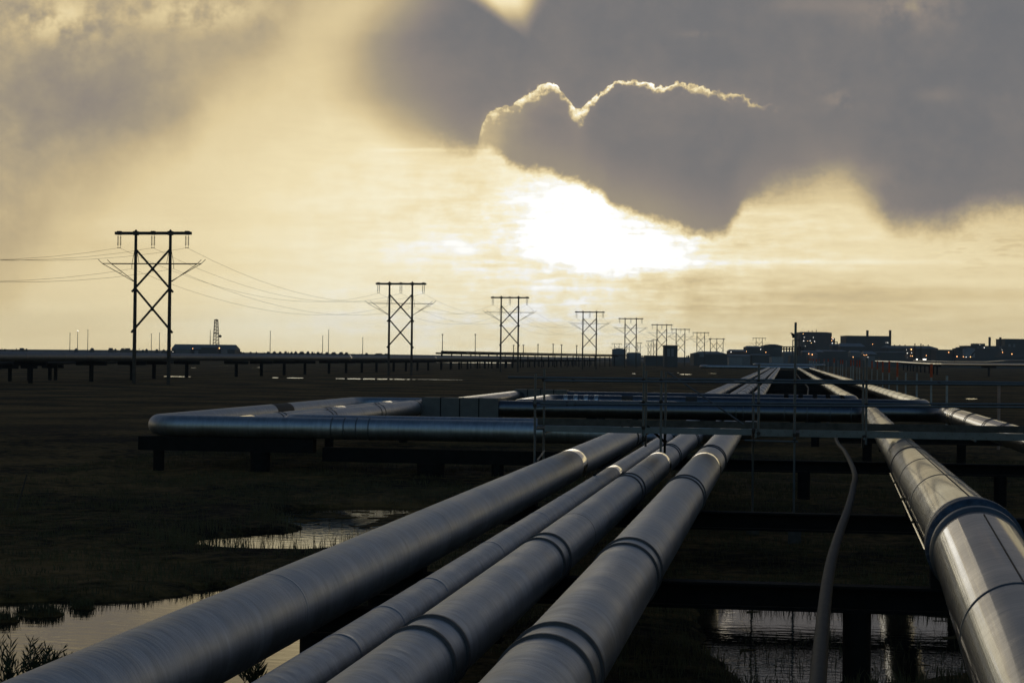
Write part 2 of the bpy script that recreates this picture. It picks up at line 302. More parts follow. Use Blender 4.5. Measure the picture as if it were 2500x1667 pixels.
# ------------------------------------------------------------------ mesh helpers
class MB:
    def __init__(s): s.v = []; s.f = []; s.al = []; s.ar = []; s.sm = []
    def add(s, vs, fs, al=None, ar=None, smooth=False):
        o = len(s.v); s.v += [tuple(v) for v in vs]
        s.f += [tuple(i+o for i in f) for f in fs]
        s.al += list(al) if al is not None else [v[1] for v in vs]
        s.ar += list(ar) if ar is not None else [0.0]*len(vs)
        s.sm += [smooth]*len(fs); return s
    def box(s, c, sz, rz=0.0, mtx=None):
        c = Vector(c); hx, hy, hz = sz[0]/2, sz[1]/2, sz[2]/2
        M_ = mtx if mtx is not None else Matrix.Rotation(rz, 3, 'Z')
        vs = [c + M_ @ Vector((x*hx, y*hy, z*hz)) for x in (-1, 1) for y in (-1, 1) for z in (-1, 1)]
        return s.add(vs, [(0, 1, 3, 2), (4, 6, 7, 5), (0, 4, 5, 1), (2, 3, 7, 6), (0, 2, 6, 4), (1, 5, 7, 3)])
    def bar(s, a, b, w, h):
        a, b = Vector(a), Vector(b); d = (b-a); l = d.length; d.normalize()
        up = Vector((0, 0, 1)) if abs(d.z) < .95 else Vector((0, 1, 0))
        x = d.cross(up).normalized(); z = x.cross(d)
        return s.box((a+b)/2, (w, l, h), mtx=Matrix((x, d, z)).transposed())
    def sweep(s, pts, r, n=16, caps=True, s0=0.0):
        pts = [Vector(p) for p in pts]; N = len(pts)
        rr = r if isinstance(r, (list, tuple)) else [r]*N
        T = [(pts[min(i+1, N-1)]-pts[max(i-1, 0)]).normalized() for i in range(N)]
        up = Vector((0, 0, 1)) if abs(T[0].z) < .9 else Vector((0, 1, 0))
        x = T[0].cross(up).normalized()
        vs, al, ar, d = [], [], [], s0
        for i in range(N):
            if i:
                d += (pts[i]-pts[i-1]).length
                q = T[i-1].rotation_difference(T[i]); x = (q @ x); x = (x - T[i]*x.dot(T[i])).normalized()
            y = x.cross(T[i])
            for k in range(n):
                a = 2*math.pi*k/n; vs.append(pts[i] + (x*math.cos(a)+y*math.sin(a))*rr[i]); al.append(d); ar.append(min(a, 2*math.pi-a))
        fs = [(i*n+k, i*n+(k+1) % n, (i+1)*n+(k+1) % n, (i+1)*n+k) for i in range(N-1) for k in range(n)]
        s.add(vs, fs, al, ar, True)
        if caps:
            for i, rev in ((0, True), (N-1, False)):
                c = vs[i*n:(i+1)*n]; idx = list(range(n)); 
                s.add(c, [tuple(idx if rev else idx[::-1])], [al[i*n]]*n)
        return s
    def tube(s, a, b, r, n=10): return s.sweep([a, b], r, n)
    def ring(s, p, t, r, w, n=48, th=.02):
        """a flat hoop round a pipe: centre p, axis t, inside radius r"""
        t = Vector(t).normalized(); p = Vector(p)
        up = Vector((0, 0, 1)) if abs(t.z) < .9 else Vector((0, 1, 0))
        x = t.cross(up).normalized(); y = x.cross(t); vs = []
        for (dd, q) in ((-w/2, r), (-w/2*.8, r+th), (w/2*.8, r+th), (w/2, r)):
            for k in range(n):
                a = 2*math.pi*k/n; vs.append(p + t*dd + (x*math.cos(a)+y*math.sin(a))*q)
        fs = [(j*n+k, j*n+(k+1) % n, (j+1)*n+(k+1) % n, (j+1)*n+k) for j in range(3) for k in range(n)]
        return s.add(vs, fs, smooth=True)
    def lathe(s, c, prof, n=24, smooth=True):
        c = Vector(c); vs = []
        for (r, z) in prof:
            for k in range(n):
                a = 2*math.pi*k/n; vs.append(c + Vector((r*math.cos(a), r*math.sin(a), z)))
        fs = [(j*n+k, j*n+(k+1) % n, (j+1)*n+(k+1) % n, (j+1)*n+k) for j in range(len(prof)-1) for k in range(n)]
        fs.append(tuple(range(n))[::-1]); fs.append(tuple((len(prof)-1)*n+k for k in range(n)))
        return s.add(vs, fs, smooth=smooth)
    def prism(s, poly, y0, y1, xf=lambda p: p):
        """polygon in (x,z), pushed from y0 to y1"""
        n = len(poly); vs = [xf(Vector((x, y0, z))) for x, z in poly] + [xf(Vector((x, y1, z))) for x, z in poly]
        fs = [tuple(range(n)), tuple(range(2*n-1, n-1, -1))] + [(i, i+n, (i+1) % n+n, (i+1) % n) for i in range(n)]
        return s.add(vs, fs)
    def build(s, name, m, parent=None, loc=None, rz=0.0):
        me = bpy.data.meshes.new(name); me.from_pydata(s.v, [], s.f)
        me.polygons.foreach_set('use_smooth', s.sm)
        a = me.attributes.new('along', 'FLOAT', 'POINT'); a.data.foreach_set('value', s.al)
        a = me.attributes.new('around', 'FLOAT', 'POINT'); a.data.foreach_set('value', s.ar)
        me.materials.append(MATS[m]); me.update()
        o = bpy.data.objects.new(name, me); COL.objects.link(o)
        if parent is not None: o.parent = parent
        if loc is not None: o.location = loc
        if rz: o.rotation_euler.z = rz
        return o
def tag(o, label=None, cat=None, group=None, kind=None):
    if label: o['label'] = label
    if cat: o['category'] = cat
    if group: o['group'] = group
    if kind: o['kind'] = kind
    return o
def empty(name, loc, label, cat, group=None, rz=0.0):
    o = bpy.data.objects.new(name, None); COL.objects.link(o); o.location = loc; o.rotation_euler.z = rz; o.empty_display_size = .2
    return tag(o, label, cat, group)
def copy_tree(o, parent=None):
    c = o.copy(); COL.objects.link(c)
    if parent is not None: c.parent = parent
    for ch in o.children: copy_tree(ch, c)
    return c
def part(b, name, m, parent):
    """built in world space, then hung under a thing without moving"""
    o = b.build(name, m, parent)
    if parent.matrix_parent_inverse is not None:
        root = parent; off = Vector((0, 0, 0)); rz = 0.0
        chain = []
        while root is not None: chain.append(root); root = root.parent
        Mw = Matrix.Identity(4)
        for q in reversed(chain): Mw = Mw @ q.matrix_parent_inverse @ Matrix.Translation(q.location) @ q.rotation_euler.to_matrix().to_4x4()
        o.matrix_parent_inverse = Mw.inverted()
    return o
def fillet(pts, rad, seg=10):
    pts = [Vector(p) for p in pts]; out = [pts[0]]
    for i in range(1, len(pts)-1):
        a, b, c = pts[i-1], pts[i], pts[i+1]; u = (a-b).normalized(); v = (c-b).normalized()
        ang = u.angle(v)
        if ang > math.pi-.004: out.append(b); continue
        r = rad[i] if isinstance(rad, (list, tuple, dict)) and not isinstance(rad, dict) else (rad.get(i, 1.0) if isinstance(rad, dict) else rad)
        t = min(r/math.tan(ang/2), (a-b).length*.48, (c-b).length*.48); r = t*math.tan(ang/2)
        ctr = b + (u+v).normalized()*(r/math.sin(ang/2)); p0 = b+u*t - ctr; p1 = b+v*t - ctr
        ax = p0.cross(p1).normalized(); tot = p0.angle(p1)
        k = max(2, int(seg*tot/1.57)+1)
        for j in range(k+1): out.append(ctr + Matrix.Rotation(tot*j/k, 3, ax) @ p0)
    out.append(pts[-1]); return out
def densify(pts, step):
    out = [pts[0]]
    for a, b in zip(pts[:-1], pts[1:]):
        n = max(1, int((b-a).length/step))
        out += [a + (b-a)*(j/n) for j in range(1, n+1)]
    return out
# ------------------------------------------------------------------ ground and water
def vnoise(x, y, seed=0):
    xi = np.floor(x).astype(np.int64); yi = np.floor(y).astype(np.int64); fx = x-xi; fy = y-yi
    fx = fx*fx*(3-2*fx); fy = fy*fy*(3-2*fy)
    def h(a, b):
        n = (a*374761393 + b*668265263 + seed*974634777) & 0x7fffffff
        n = ((n ^ (n >> 13))*1274126177) & 0x7fffffff
        return ((n ^ (n >> 16)) & 0xffff)/65535.0
    return (h(xi, yi)*(1-fx)+h(xi+1, yi)*fx)*(1-fy) + (h(xi, yi+1)*(1-fx)+h(xi+1, yi+1)*fx)*fy
def fbm(x, y, sc, o=4, seed=0):
    t = 0; a = .5; s = 0
    for i in range(o): t = t + a*vnoise(x*sc, y*sc, seed+i); s += a; sc *= 2.03; a *= .5
    return t/s
WZ = -0.10
def g_poly(pts): return [tuple(at_z(px, py, WZ).xy) for px, py in pts]
PONDS = {
 'west': g_poly([(-420, 1466), (-60, 1480), (30, 1475), (120, 1470), (210, 1473), (330, 1470), (430, 1458), (560, 1436), (680, 1426), (760, 1446), (800, 1540), (790, 1640), (900, 1760), (300, 1850), (-700, 1850)]),
 'mid': g_poly([(450, 1326), (520, 1310), (640, 1306), (690, 1300), (755, 1300), (762, 1286), (715, 1274), (684, 1254), (740, 1243), (860, 1240), (1000, 1240), (1120, 1236), (1150, 1262), (1100, 1290), (1000, 1303), (900, 1322), (805, 1338), (735, 1345), (640, 1344), (540, 1340)]),
 'east': g_poly([(1712, 1484), (1770, 1472), (1880, 1476), (1990, 1482), (2090, 1484), (2200, 1494), (2330, 1502), (2420, 1530), (2400, 1650), (2230, 1660), (2130, 1668), (2050, 1660), (1990, 1690), (1900, 1680), (1850, 1640), (1790, 1612), (1725, 1580)]),
}
ISLES = [at_z(px, py, WZ).xy for px, py in ((95, 1500), (10, 1516), (200, 1484))]
def sdf(x, y, poly):
    d = np.full(x.shape, 1e9); ins = np.zeros(x.shape, bool); n = len(poly)
    for i in range(n):
        (ax, ay), (bx, by) = poly[i], poly[(i+1) % n]; ex, ey = bx-ax, by-ay
        t = np.clip(((x-ax)*ex+(y-ay)*ey)/(ex*ex+ey*ey), 0, 1)
        d = np.minimum(d, np.hypot(x-ax-t*ex, y-ay-t*ey))
        c = ((ay > y) != (by > y)) & (x < (bx-ax)*(y-ay)/((by-ay) if by != ay else 1e-9)+ax); ins ^= c
    return np.where(ins, -d, d)
def ss(t): t = np.clip(t, 0, 1); return t*t*(3-2*t)
def pond_sdf(x, y):
    return np.minimum.reduce([sdf(x, y, p) for p in PONDS.values()])
def height(x, y, sd=None):
    land = 0.02 + .20*(fbm(x, y, .35, 4, 3)-.35) + .10*(fbm(x, y, 1.7, 3, 9)-.4)
    land = np.maximum(land, -.05)
    if sd is None: sd = pond_sdf(x, y)
    land = np.minimum(land, -.035 + .09*np.maximum(sd, 0))
    w = ss((sd + (fbm(x, y, 1.1, 4, 21)-.5)*1.1 + .15)/.55)
    bed = -.30 + .12*fbm(x, y, .8, 3, 5)
    mid = sdf(x, y, PONDS['mid']); my = at_z(880, 1290, WZ).y
    weed = ss((y-my)/2.5)*(mid < 0)*(fbm(x*.8, y, 1.8, 4, 31) > .50)          # floating weed at the back of the small pond
    bed = np.where(weed, WZ+.012, bed)
    ed = sdf(x, y, PONDS['east'])
    weed2 = (ed < 0)*(fbm(x*.6, y, 2.6, 3, 41) > .70); bed = np.where(weed2, WZ+.010, bed)
    for (ix, iy), r in zip(ISLES, (.45, .25, .27)):
        q = np.hypot((x-ix)/1.3, y-iy)/r + (fbm(x, y, 2.0, 3, 51)-.5)*.6
        bed = np.maximum(bed, -.3 + .27*ss(1.4-q))
    near = ss((np.hypot(x, y-40)-9000)/1)  # 0
    return bed*(1-w) + land*w
def axis(a, b, step, lo, hi, gr):
    c = list(np.arange(a, b+1e-6, step)); s = step; v = c[-1]
    while v < hi: s = min(s*gr, 600); v += s; c.append(v)
    s = step; v = c[0]; pre = []
    while v > lo: s = min(s*gr, 600); v -= s; pre.append(v)
    return np.array(pre[::-1]+c)
gx = axis(-34, 16, .21, -9000, 9000, 1.11); gy = axis(22, 80, .21, -400, 14000, 1.07)
X, Y = np.meshgrid(gx, gy)
dense = (X > -40) & (X < 22) & (Y > 15) & (Y < 95)
Zg = np.zeros(X.shape); Zg[dense] = height(X[dense], Y[dense])
far = ~dense
Zg[far] = (.16*(fbm(X[far], Y[far], .05, 3, 3)-.5)).clip(-.1, .1)*(np.hypot(X[far], Y[far]) < 1500)
nx, ny = len(gx), len(gy)
me = bpy.data.meshes.new('tundra_ground')
V3 = np.stack([X, Y, Zg], -1).reshape(-1, 3); ii = np.arange(nx*ny).reshape(ny, nx)
Q = np.stack([ii[:-1, :-1], ii[:-1, 1:], ii[1:, 1:], ii[1:, :-1]], -1).reshape(-1, 4)
me.vertices.add(len(V3)); me.vertices.foreach_set('co', V3.ravel()); me.loops.add(Q.size); me.loops.foreach_set('vertex_index', Q.ravel())
me.polygons.add(len(Q)); me.polygons.foreach_set('loop_start', np.arange(0, Q.size, 4)); me.polygons.foreach_set('loop_total', np.full(len(Q), 4))
me.polygons.foreach_set('use_smooth', np.ones(len(Q), bool)); me.update(calc_edges=True); me.validate()
me.materials.append(MATS['tundra']); go = bpy.data.objects.new('tundra_ground', me); COL.objects.link(go); tag(go, kind='structure')
for k, pl in PONDS.items():
    xs = [p[0] for p in pl]; ys = [p[1] for p in pl]; b = MB()
    x0, x1, y0, y1 = min(xs)-1.5, max(xs)+1.5, min(ys)-1.5, max(ys)+1.5
    if k == 'west': x1 = min(x1, -1.2)
    b.add([(x0, y0, WZ), (x1, y0, WZ), (x1, y1, WZ), (x0, y1, WZ)], [(0, 1, 2, 3)]); tag(b.build('pond_water', 'pond_water'), kind='structure')
def strip_pond(px0, px1, pyc, hpx, seed):
    r = random.Random(seed); n = 14; top, bot = [], []
    for i in range(n+1):
        t = i/n; px = px0+(px1-px0)*t; e = math.sin(math.pi*min(max(t, .02), .98))**.4
        py = pyc + .0115*(px-(px0+px1)/2)
        top.append(at_z(px, py-hpx*e*(.35+.35*r.random()), .03)); bot.append(at_z(px, py+hpx*e*(.35+.35*r.random()), .03))
    b = MB(); n1 = len(top); b.add(top+bot, [(i, i+n1, i+n1+1, i+1) for i in range(n1-1)]); tag(b.build('pond_water', 'pond_water'), kind='structure')
for i, a in enumerate([(400, 466, 919, 1.8), (482, 592, 894.5, 2.0), (592, 640, 896.5, .9), (664, 680, 921.8, 1.3), (466, 478, 897.5, 1.4), (700, 745, 922.5, 1.2), (820, 1015, 925, 2.2), (1015, 1130, 926.5, .8), (995, 1250, 884.3, 2.4), (1060, 1100, 878.6, 1.2),
                       (1543, 1552, 912, 1.6), (1632, 1658, 909.6, .9), (1660, 1690, 913.6, 1.8), (1730, 1750, 911.5, 1.6), (1928, 1958, 914.5, 2.4), (2358, 2386, 973.5, 2.6), (1855, 1900, 902, 1)]): strip_pond(*a, i)

# ------------------------------------------------------------------ sedge (uncountable)
def blades(name, xs, ys, zs, hs, ws, m, lean=.35):
    n = len(xs); a = rng.uniform(0, 2*np.pi, n); ln = rng.uniform(.05, lean, n)*hs; la = rng.uniform(0, 2*np.pi, n)
    dx, dy = np.cos(a)*ws/2, np.sin(a)*ws/2; lx, ly = np.cos(la)*ln, np.sin(la)*ln
    v = np.empty((n, 5, 3))
    v[:, 0] = np.stack([xs-dx, ys-dy, zs-.02], -1); v[:, 1] = np.stack([xs+dx, ys+dy, zs-.02], -1)
    v[:, 2] = np.stack([xs-dx*.8+lx*.3, ys-dy*.8+ly*.3, zs+hs*.55], -1); v[:, 3] = np.stack([xs+dx*.8+lx*.3, ys+dy*.8+ly*.3, zs+hs*.55], -1)
    v[:, 4] = np.stack([xs+lx, ys+ly, zs+hs], -1)
    o = np.arange(n)[:, None]*5; q = (o+np.array([[0, 1, 3, 2]])); t = (o+np.array([[2, 3, 4]]))
    me = bpy.data.meshes.new(name); me.vertices.add(5*n); me.vertices.foreach_set('co', v.ravel())
    li = np.concatenate([q.ravel(), t.ravel()]); me.loops.add(len(li)); me.loops.foreach_set('vertex_index', li)
    me.polygons.add(2*n); me.polygons.foreach_set('loop_start', np.concatenate([np.arange(n)*4, 4*n+np.arange(n)*3])); me.polygons.foreach_set('loop_total', np.concatenate([np.full(n, 4), np.full(n, 3)]))
    me.update(calc_edges=True); me.materials.append(MATS[m]); ob = bpy.data.objects.new(name, me); COL.objects.link(ob); return ob
N = 230000
xs = rng.uniform(-26, 12, N); ys = 22 + 58*rng.uniform(0, 1, N)**1.3
sd = pond_sdf(xs, ys); hz = height(xs, ys, sd)
tuft = fbm(xs, ys, .9, 3, 77); keep = (hz > WZ+.03) & (rng.uniform(0, 1, N) < np.clip((tuft-.34)*4.5 + (np.abs(sd) < .9)*.7, .04, 1))
xs, ys, hz, sd, tuft = xs[keep], ys[keep], hz[keep], sd[keep], tuft[keep]
hs = rng.uniform(.06, .16, len(xs))*(.5+tuft) + (np.abs(sd) < 1.1)*rng.uniform(.0, .16, len(xs))*np.where(np.abs(ys-45) < 12, 1.5, .35)
tag(blades('sedge_grass', xs, ys, hz, hs, rng.uniform(.008, .018, len(xs)), 'sedge', .6), 'dark sedge growing over the tundra and along the pond edges', 'grass', kind='stuff')
# a few stems standing in the water of the east pond
n = 260; px = rng.uniform(1800, 2350, n); py = rng.uniform(1545, 1650, n)
pp = np.array([tuple(at_z(a, b_, WZ)) for a, b_ in zip(px, py)])
tag(blades('pond_reeds', pp[:, 0], pp[:, 1], pp[:, 2], rng.uniform(.08, .26, n), np.full(n, .010), 'sedge', .8), 'thin reeds standing in the pond below the walkway', 'reeds', kind='stuff')
ix = np.concatenate([rng.normal(a[0], q, m_) for a, q, m_ in zip(ISLES, (.34, .18, .2), (900, 300, 400))]); iy = np.concatenate([rng.normal(a[1], q, m_) for a, q, m_ in zip(ISLES, (.22, .13, .14), (900, 300, 400))])
iz = height(ix, iy); ok = iz > WZ+.01
tag(blades('islet_sedge', ix[ok], iy[ok], iz[ok], rng.uniform(.04, .15, ok.sum()), rng.uniform(.008, .016, ok.sum()), 'sedge', .7), 'ragged sedge tufts on the small dark islets of the left pond', 'grass', kind='stuff')
def sprig(name, base, hgt, seed, label, lean):
    r = random.Random(seed); root = empty(name, base, label, 'shrub', 'willow sprigs by the pond'); st, lf = MB(), MB()
    for k in range(7):
        p = Vector((r.uniform(-.14, .14), r.uniform(-.06, .06), -.04)); d = Vector((lean+r.uniform(-.45, .45), r.uniform(-.3, .3), 1)).normalized(); pts = [p]
        L_ = hgt*r.uniform(.6, 1.0)*1.45; ns = 9
        for i in range(ns):
            d = (d + Vector((r.uniform(-.12, .14), r.uniform(-.12, .12), -.02))).normalized(); p = p + d*L_/ns; pts.append(p)
            for q in range(4):
                a = r.uniform(0, 6.28); ld = (d*.8 + Vector((math.cos(a), math.sin(a), .2))*.7).normalized(); l = r.uniform(.09, .22)*(1.15-i/ns*.4)
                sdv = ld.cross(Vector((r.uniform(-1, 1), r.uniform(-1, 1), .6))).normalized()*l*.065
                lf.add([p, p+ld*l*.5+sdv, p+ld*l, p+ld*l*.5-sdv], [(0, 1, 2, 3)])
        st.sweep(pts, [.008*(1-.75*i/ns) for i in range(ns+1)], 5)
    st.build('stem', 'stem', root); lf.build('leaves', 'leaf', root)
for i, (px, py, h_, ln, lb) in enumerate([(28, 1700, .62, .1, 'dense leafy willow sprig at the bottom left corner by the pond'), (70, 1690, .58, .45, 'tallest willow sprig, leaning right over the pale water'),
      (100, 1672, .36, .2, 'short bushy willow sprig between the two clumps at the water edge'), (128, 1650, .30, .5, 'small leaning willow sprig beside the big left pipe'), (-6, 1690, .55, -.1, 'willow sprig cut by the left edge of the view'),
      (610, 1668, .22, -.1, 'small willow sprig seen in the gap between the two left pipes')]):
    sprig('willow_sprig', at_z(px, py, WZ), h_, i*7+3, lb, ln)

# ------------------------------------------------------------------ pipelines
zA, rA, zB, rB, zC, rC, zD, rD, zE, rE, zF, rF = 1.682, .382, 1.525, .225, 1.629, .329, 1.693, .393, 1.71, .41, 1.72, .42
def arc_at(pts, s):
    d = 0
    for a, b in zip(pts[:-1], pts[1:]):
        l = (b-a).length
        if d + l >= s: return a + (b-a)*((s-d)/l), (b-a).normalized()
        d += l
    return pts[-1], (pts[-1]-pts[-2]).normalized()
def near_s(pts, tgt):
    """arc length of the point of the path nearest to tgt"""
    best = (1e9, 0); d = 0; tgt = Vector(tgt)
    for a, b in zip(pts[:-1], pts[1:]):
        l = (b-a).length; t = max(0, min(1, (tgt-a).dot(b-a)/(l*l))); q = (a+(b-a)*t-tgt).length
        if q < best[0]: best = (q, d+l*t)
        d += l
    return best[1]
def pipeline(label, pts, r, m, n=48, name='pipeline', grp='insulated oil pipelines', cat='pipeline'):
    root = empty(name, (pts[0].x, pts[0].y, 0), label, cat, grp)
    b = MB(); b.sweep(densify(pts, 4.0), r, n); part(b, 'cladding', m, root)
    root['r'] = r; return root
def band(root, pts, s, w, m, name='band', th=.014, r=None):
    r = r or root['r']; p, t = arc_at(pts, s); b = MB(); b.ring(p, t, r-.004, w, 56, th); return part(b, name, m, root)
LOWZ = .62
def loop_path(x, z, yf, xl, yb, yend):
    return fillet([Vector(p) for p in ((x, 1, z), (x, yf, z), (xl, yf, z), (xl, yb, z), (-18.0, yb, z), (-16.3, yb, LOWZ), (x, yb, LOWZ), (x, 118.6, LOWZ), (x, 121.2, z), (x, yend, z))],
                  {1: .95, 2: 1.25, 3: 1.25, 4: 1.2, 5: 1.2, 6: .9, 7: 1.0, 8: 1.0}, 10)
PA = loop_path(-5.14, zA, 62.6, -22.75, 94.5, 585)
PB = loop_path(-4.01, zB, 63.4, -20.95, 93.95, 583)
PC = loop_path(-3.117, zC, 64.1, -20.25, 93.4, 581)
PD = loop_path(-1.866, zD, 65.0, -18.35, 92.4, 579)
A = pipeline('leftmost large grey pipeline with fine spiral ribs, looping far out to the left', PA, rA, 'jacket_spiral', 64)
B = pipeline('thinnest of the left pipelines, dented grey cladding, second from the left', PB, rB, 'jacket_dull', 44)
C = pipeline('grey pipeline with dark double bands, third from the left beside the thin one', PC, rC, 'jacket_dull', 56)
D = pipeline('wide grey pipeline with dark double bands on the right of the left-hand four', PD, rD, 'jacket_dull', 60)
for y in (15.6, 23.4, 36.3, 49.3, 59.5, 124, 136.5, 149, 161, 173.5, 186, 198, 223, 248): 
    for o in ((-.34, .34) if y < 100 else (0,)): band(C, PC, near_s(PC, (-3.117, y+o, zC)), .095 if y < 70 else .12, 'band_dark', th=.028)
for y in (14.55, 21.8, 34.1, 46.4, 122.5, 134.8, 147, 159.4, 171.7, 196, 221): 
    for o in ((-.33, .33) if y < 100 else (0,)): band(D, PD, near_s(PD, (-1.866, y+o, zD)), .095 if y < 70 else .12, 'band_dark', th=.028)
band(A, PA, near_s(PA, (-5.14, 43.6, zA)), 1.0, 'sleeve_polished', 'sleeve', .006); band(B, PB, near_s(PB, (-4.01, 42.6, zB)), .9, 'sleeve_polished', 'sleeve', .006)
band(C, PC, near_s(PC, (-3.117, 45.0, zC)), .75, 'sleeve_polished', 'sleeve', .006); band(D, PD, near_s(PD, (-1.866, 42.9, zD)), .7, 'sleeve_polished', 'sleeve', .006)
for y in (25.8, 30.0, 17.8): band(A, PA, near_s(PA, (-5.14, y, zA)), .05, 'jacket_dull', 'seam', .006)
for y in (39.5, 27.0): band(C, PC, near_s(PC, (-3.117, y, zC)), .03, 'band_dark', 'seam', .006)
for y in (16.1, 18.0, 20.4, 24.6, 29.5, 33.2, 38): band(B, PB, near_s(PB, (-4.01, y, zB)), .10, 'jacket_dull', 'seam', .008)
for x in (-15.9, -15.45, -15.0, -14.55): band(A, PA, near_s(PA, (x, 62.6, zA)), .05, 'aluminium', 'strap', .02)
band(A, PA, near_s(PA, (-22.75, 79.5, zA)), 3.0, 'tape_brown', 'tape_wrap', .008)
band(A, PA, near_s(PA, (-5.14, 59.4, zA)), .28, 'tape_brown', 'tape_wrap', .03)
for y in (66.2, 80.6, 90.6): band(C, PC, near_s(PC, (-20.25, y, zC)), 1.6, 'sleeve_polished', 'sleeve', .008)
for y in (70.5, 71.1, 78.0, 78.7, 87.6, 88.3): band(C, PC, near_s(PC, (-20.25, y, zC)), .12, 'band_dark', th=.018)
for y in (70.9, 71.5, 79.6, 80.4, 88.4, 89.2): band(D, PD, near_s(PD, (-18.35, y, zD)), .12, 'band_dark', th=.018)
for y in (128, 146, 170, 205, 260): band(A, PA, near_s(PA, (-5.14, y, zA)), .25, 'aluminium', 'band', .01)
# E and F: brighter cladding
PE1 = fillet([Vector(p) for p in ((1.34, 4, 1.98), (1.80, 17.6, 2.55), (2.72, 42.5, 2.12), (4.2, 89.5, zE), (-17.2, 89.5, zE), (-17.2, 116, zE), (4.29, 116, zE), (4.29, 577, zE))],
             {1: .9, 2: 6, 3: 1.1, 4: 1.0, 5: 1.0, 6: 1.6}, 9)
E = pipeline('biggest bright metal pipeline rising at the right with a blue taped joint', PE1, rE, 'jacket_shiny', 72)
PF1 = fillet([Vector(p) for p in ((7.9, 4, zF), (7.9, 92, zF), (-13.6, 92, zF), (-13.6, 104.3, zF), (7.9, 104.3, zF), (7.9, 575, zF))], {1: 1.8, 2: 1.0, 3: 1.0, 4: 1.8}, 9)
F = pipeline('rightmost bright metal pipeline with warm reflections, running off the right edge', PF1, rF, 'jacket_shiny', 64)
sJ = near_s(PE1, (1.80, 17.6, 2.55))
band(E, PE1, sJ+.02, .34, 'tape_blue', 'tape_wrap', .055); band(E, PE1, sJ+.42, .30, 'aluminium', 'collar', .045); band(E, PE1, sJ-.42, .22, 'aluminium', 'collar', .03)
band(E, PE1, near_s(PE1, (2.5, 35.6, 2.2)), .09, 'band_dark', th=.022)
for y in (13.0, 23.8, 29.5, 40.5, 47, 56, 66, 76, 86): band(E, PE1, near_s(PE1, (1.8+.04*(y-17), y, 2.2)), .05, 'aluminium', 'seam', .010)
for x in (3.3, 2.2, 1.1, 0, -1.2, -2.0, -2.35): band(E, PE1, near_s(PE1, (x, 89.5, zE)), .06, 'aluminium', 'seam', .02)
for x in (3.6, 2.7, 1.9, 1.0, .1): band(E, PE1, near_s(PE1, (x, 116, zE)), .3, 'steel_dark', 'seam', .03)
for i in range(24): band(E, PE1, near_s(PE1, (4.29, 122+i*12.2, zE)), .2, 'band_dark' if i % 2 == 0 else 'aluminium', 'band', .015)
for y in (30, 42, 54, 66, 71, 78, 84, 88.7): 
    for o in (-.3, .3): band(F, PF1, near_s(PF1, (7.9, y+o, zF)), .10, 'band_dark', th=.02)
for y in (85.6, 86.5): band(F, PF1, near_s(PF1, (7.9, y, zF)), .45, 'sleeve_polished', 'sleeve', .015)
for y in [107, 108, 109] + [112+i*6.1 for i in range(50)]: band(F, PF1, near_s(PF1, (7.9, y, zF)), .16, 'band_dark', th=.016)
for x in (-12.6, -12.0, -11.4, -10.8): band(F, PF1, near_s(PF1, (x, 104.3, zF)), .25, 'sleeve_polished', 'sleeve', .02)
for x in (-9, -5.3): band(F, PF1, near_s(PF1, (x, 104.3, zF)), .7, 'tape_brown', 'tape_wrap', .012)
# longitudinal lap seam along the top of E, and the slim conduit strapped under its left side
def along_pipe(pts, r, s0, s1, ang, step=.6):
    out = []; s = s0
    while s <= s1:
        p, t = arc_at(pts, s); x = t.cross(_Z).normalized(); u = x.cross(t); out.append(p + (x*math.sin(ang)+u*math.cos(ang))*r); s += step
    return out
b = MB(); b.sweep(along_pipe(PE1, rE+.002, 2, sJ-.5, R(3)), .007, 6); part(b, 'lap_seam', 'steel_rust', E)
b = MB(); b.sweep(along_pipe(PE1, rE+.002, sJ+.6, near_s(PE1, (2.7, 42, 2.1)), R(3)), .007, 6); part(b, 'lap_seam', 'steel_rust', E)
for y0, y1 in ((18.3, 22), (22.3, 26.8), (27.2, 31.5), (32, 36)):
    b = MB(); b.sweep(along_pipe(PE1, rE+.035, near_s(PE1, (2, y0, 2.5)), near_s(PE1, (2.2, y1, 2.4)), R(-104)), .016, 6); part(b, 'conduit', 'sleeve_polished', E)
# boxed corners on E's loop
def box_jacket(cx, cy, lx, ly, par):
    b = MB(); b.box((cx, cy, zE), (lx, ly, 1.02)); o = part(b, 'insulation_box', 'box_sheet', par)
    for q in range(1, 4):
        b = MB(); b.box((cx-lx/2+lx*q/4, cy, zE), (.05, ly+.03, 1.05)); part(b, 'box_seam', 'steel_dark', o)
box_jacket(-16.1, 89.5, 3.9, 1.1, E); box_jacket(-15.6, 116, 3.4, 1.1, E)
# far expansion loop where all six lines turn again
far = MB()
for nm, x0, x1, y, z, r, lb in (('pipeline', -27, 9.2, 588, 1.9, .55, 'nearer cross leg of the distant pipe loop'), ('pipeline', -11, 14, 660, 2.6, .5, 'farther cross leg of the distant pipe loop, above the nearer one')):
    q = fillet([Vector((x0, y+40, z)), Vector((x0, y, z)), Vector((x1, y, z)), Vector((x1, y+30, z))], 3, 8); t = pipeline(lb, q, r, 'jacket_dull', 20)

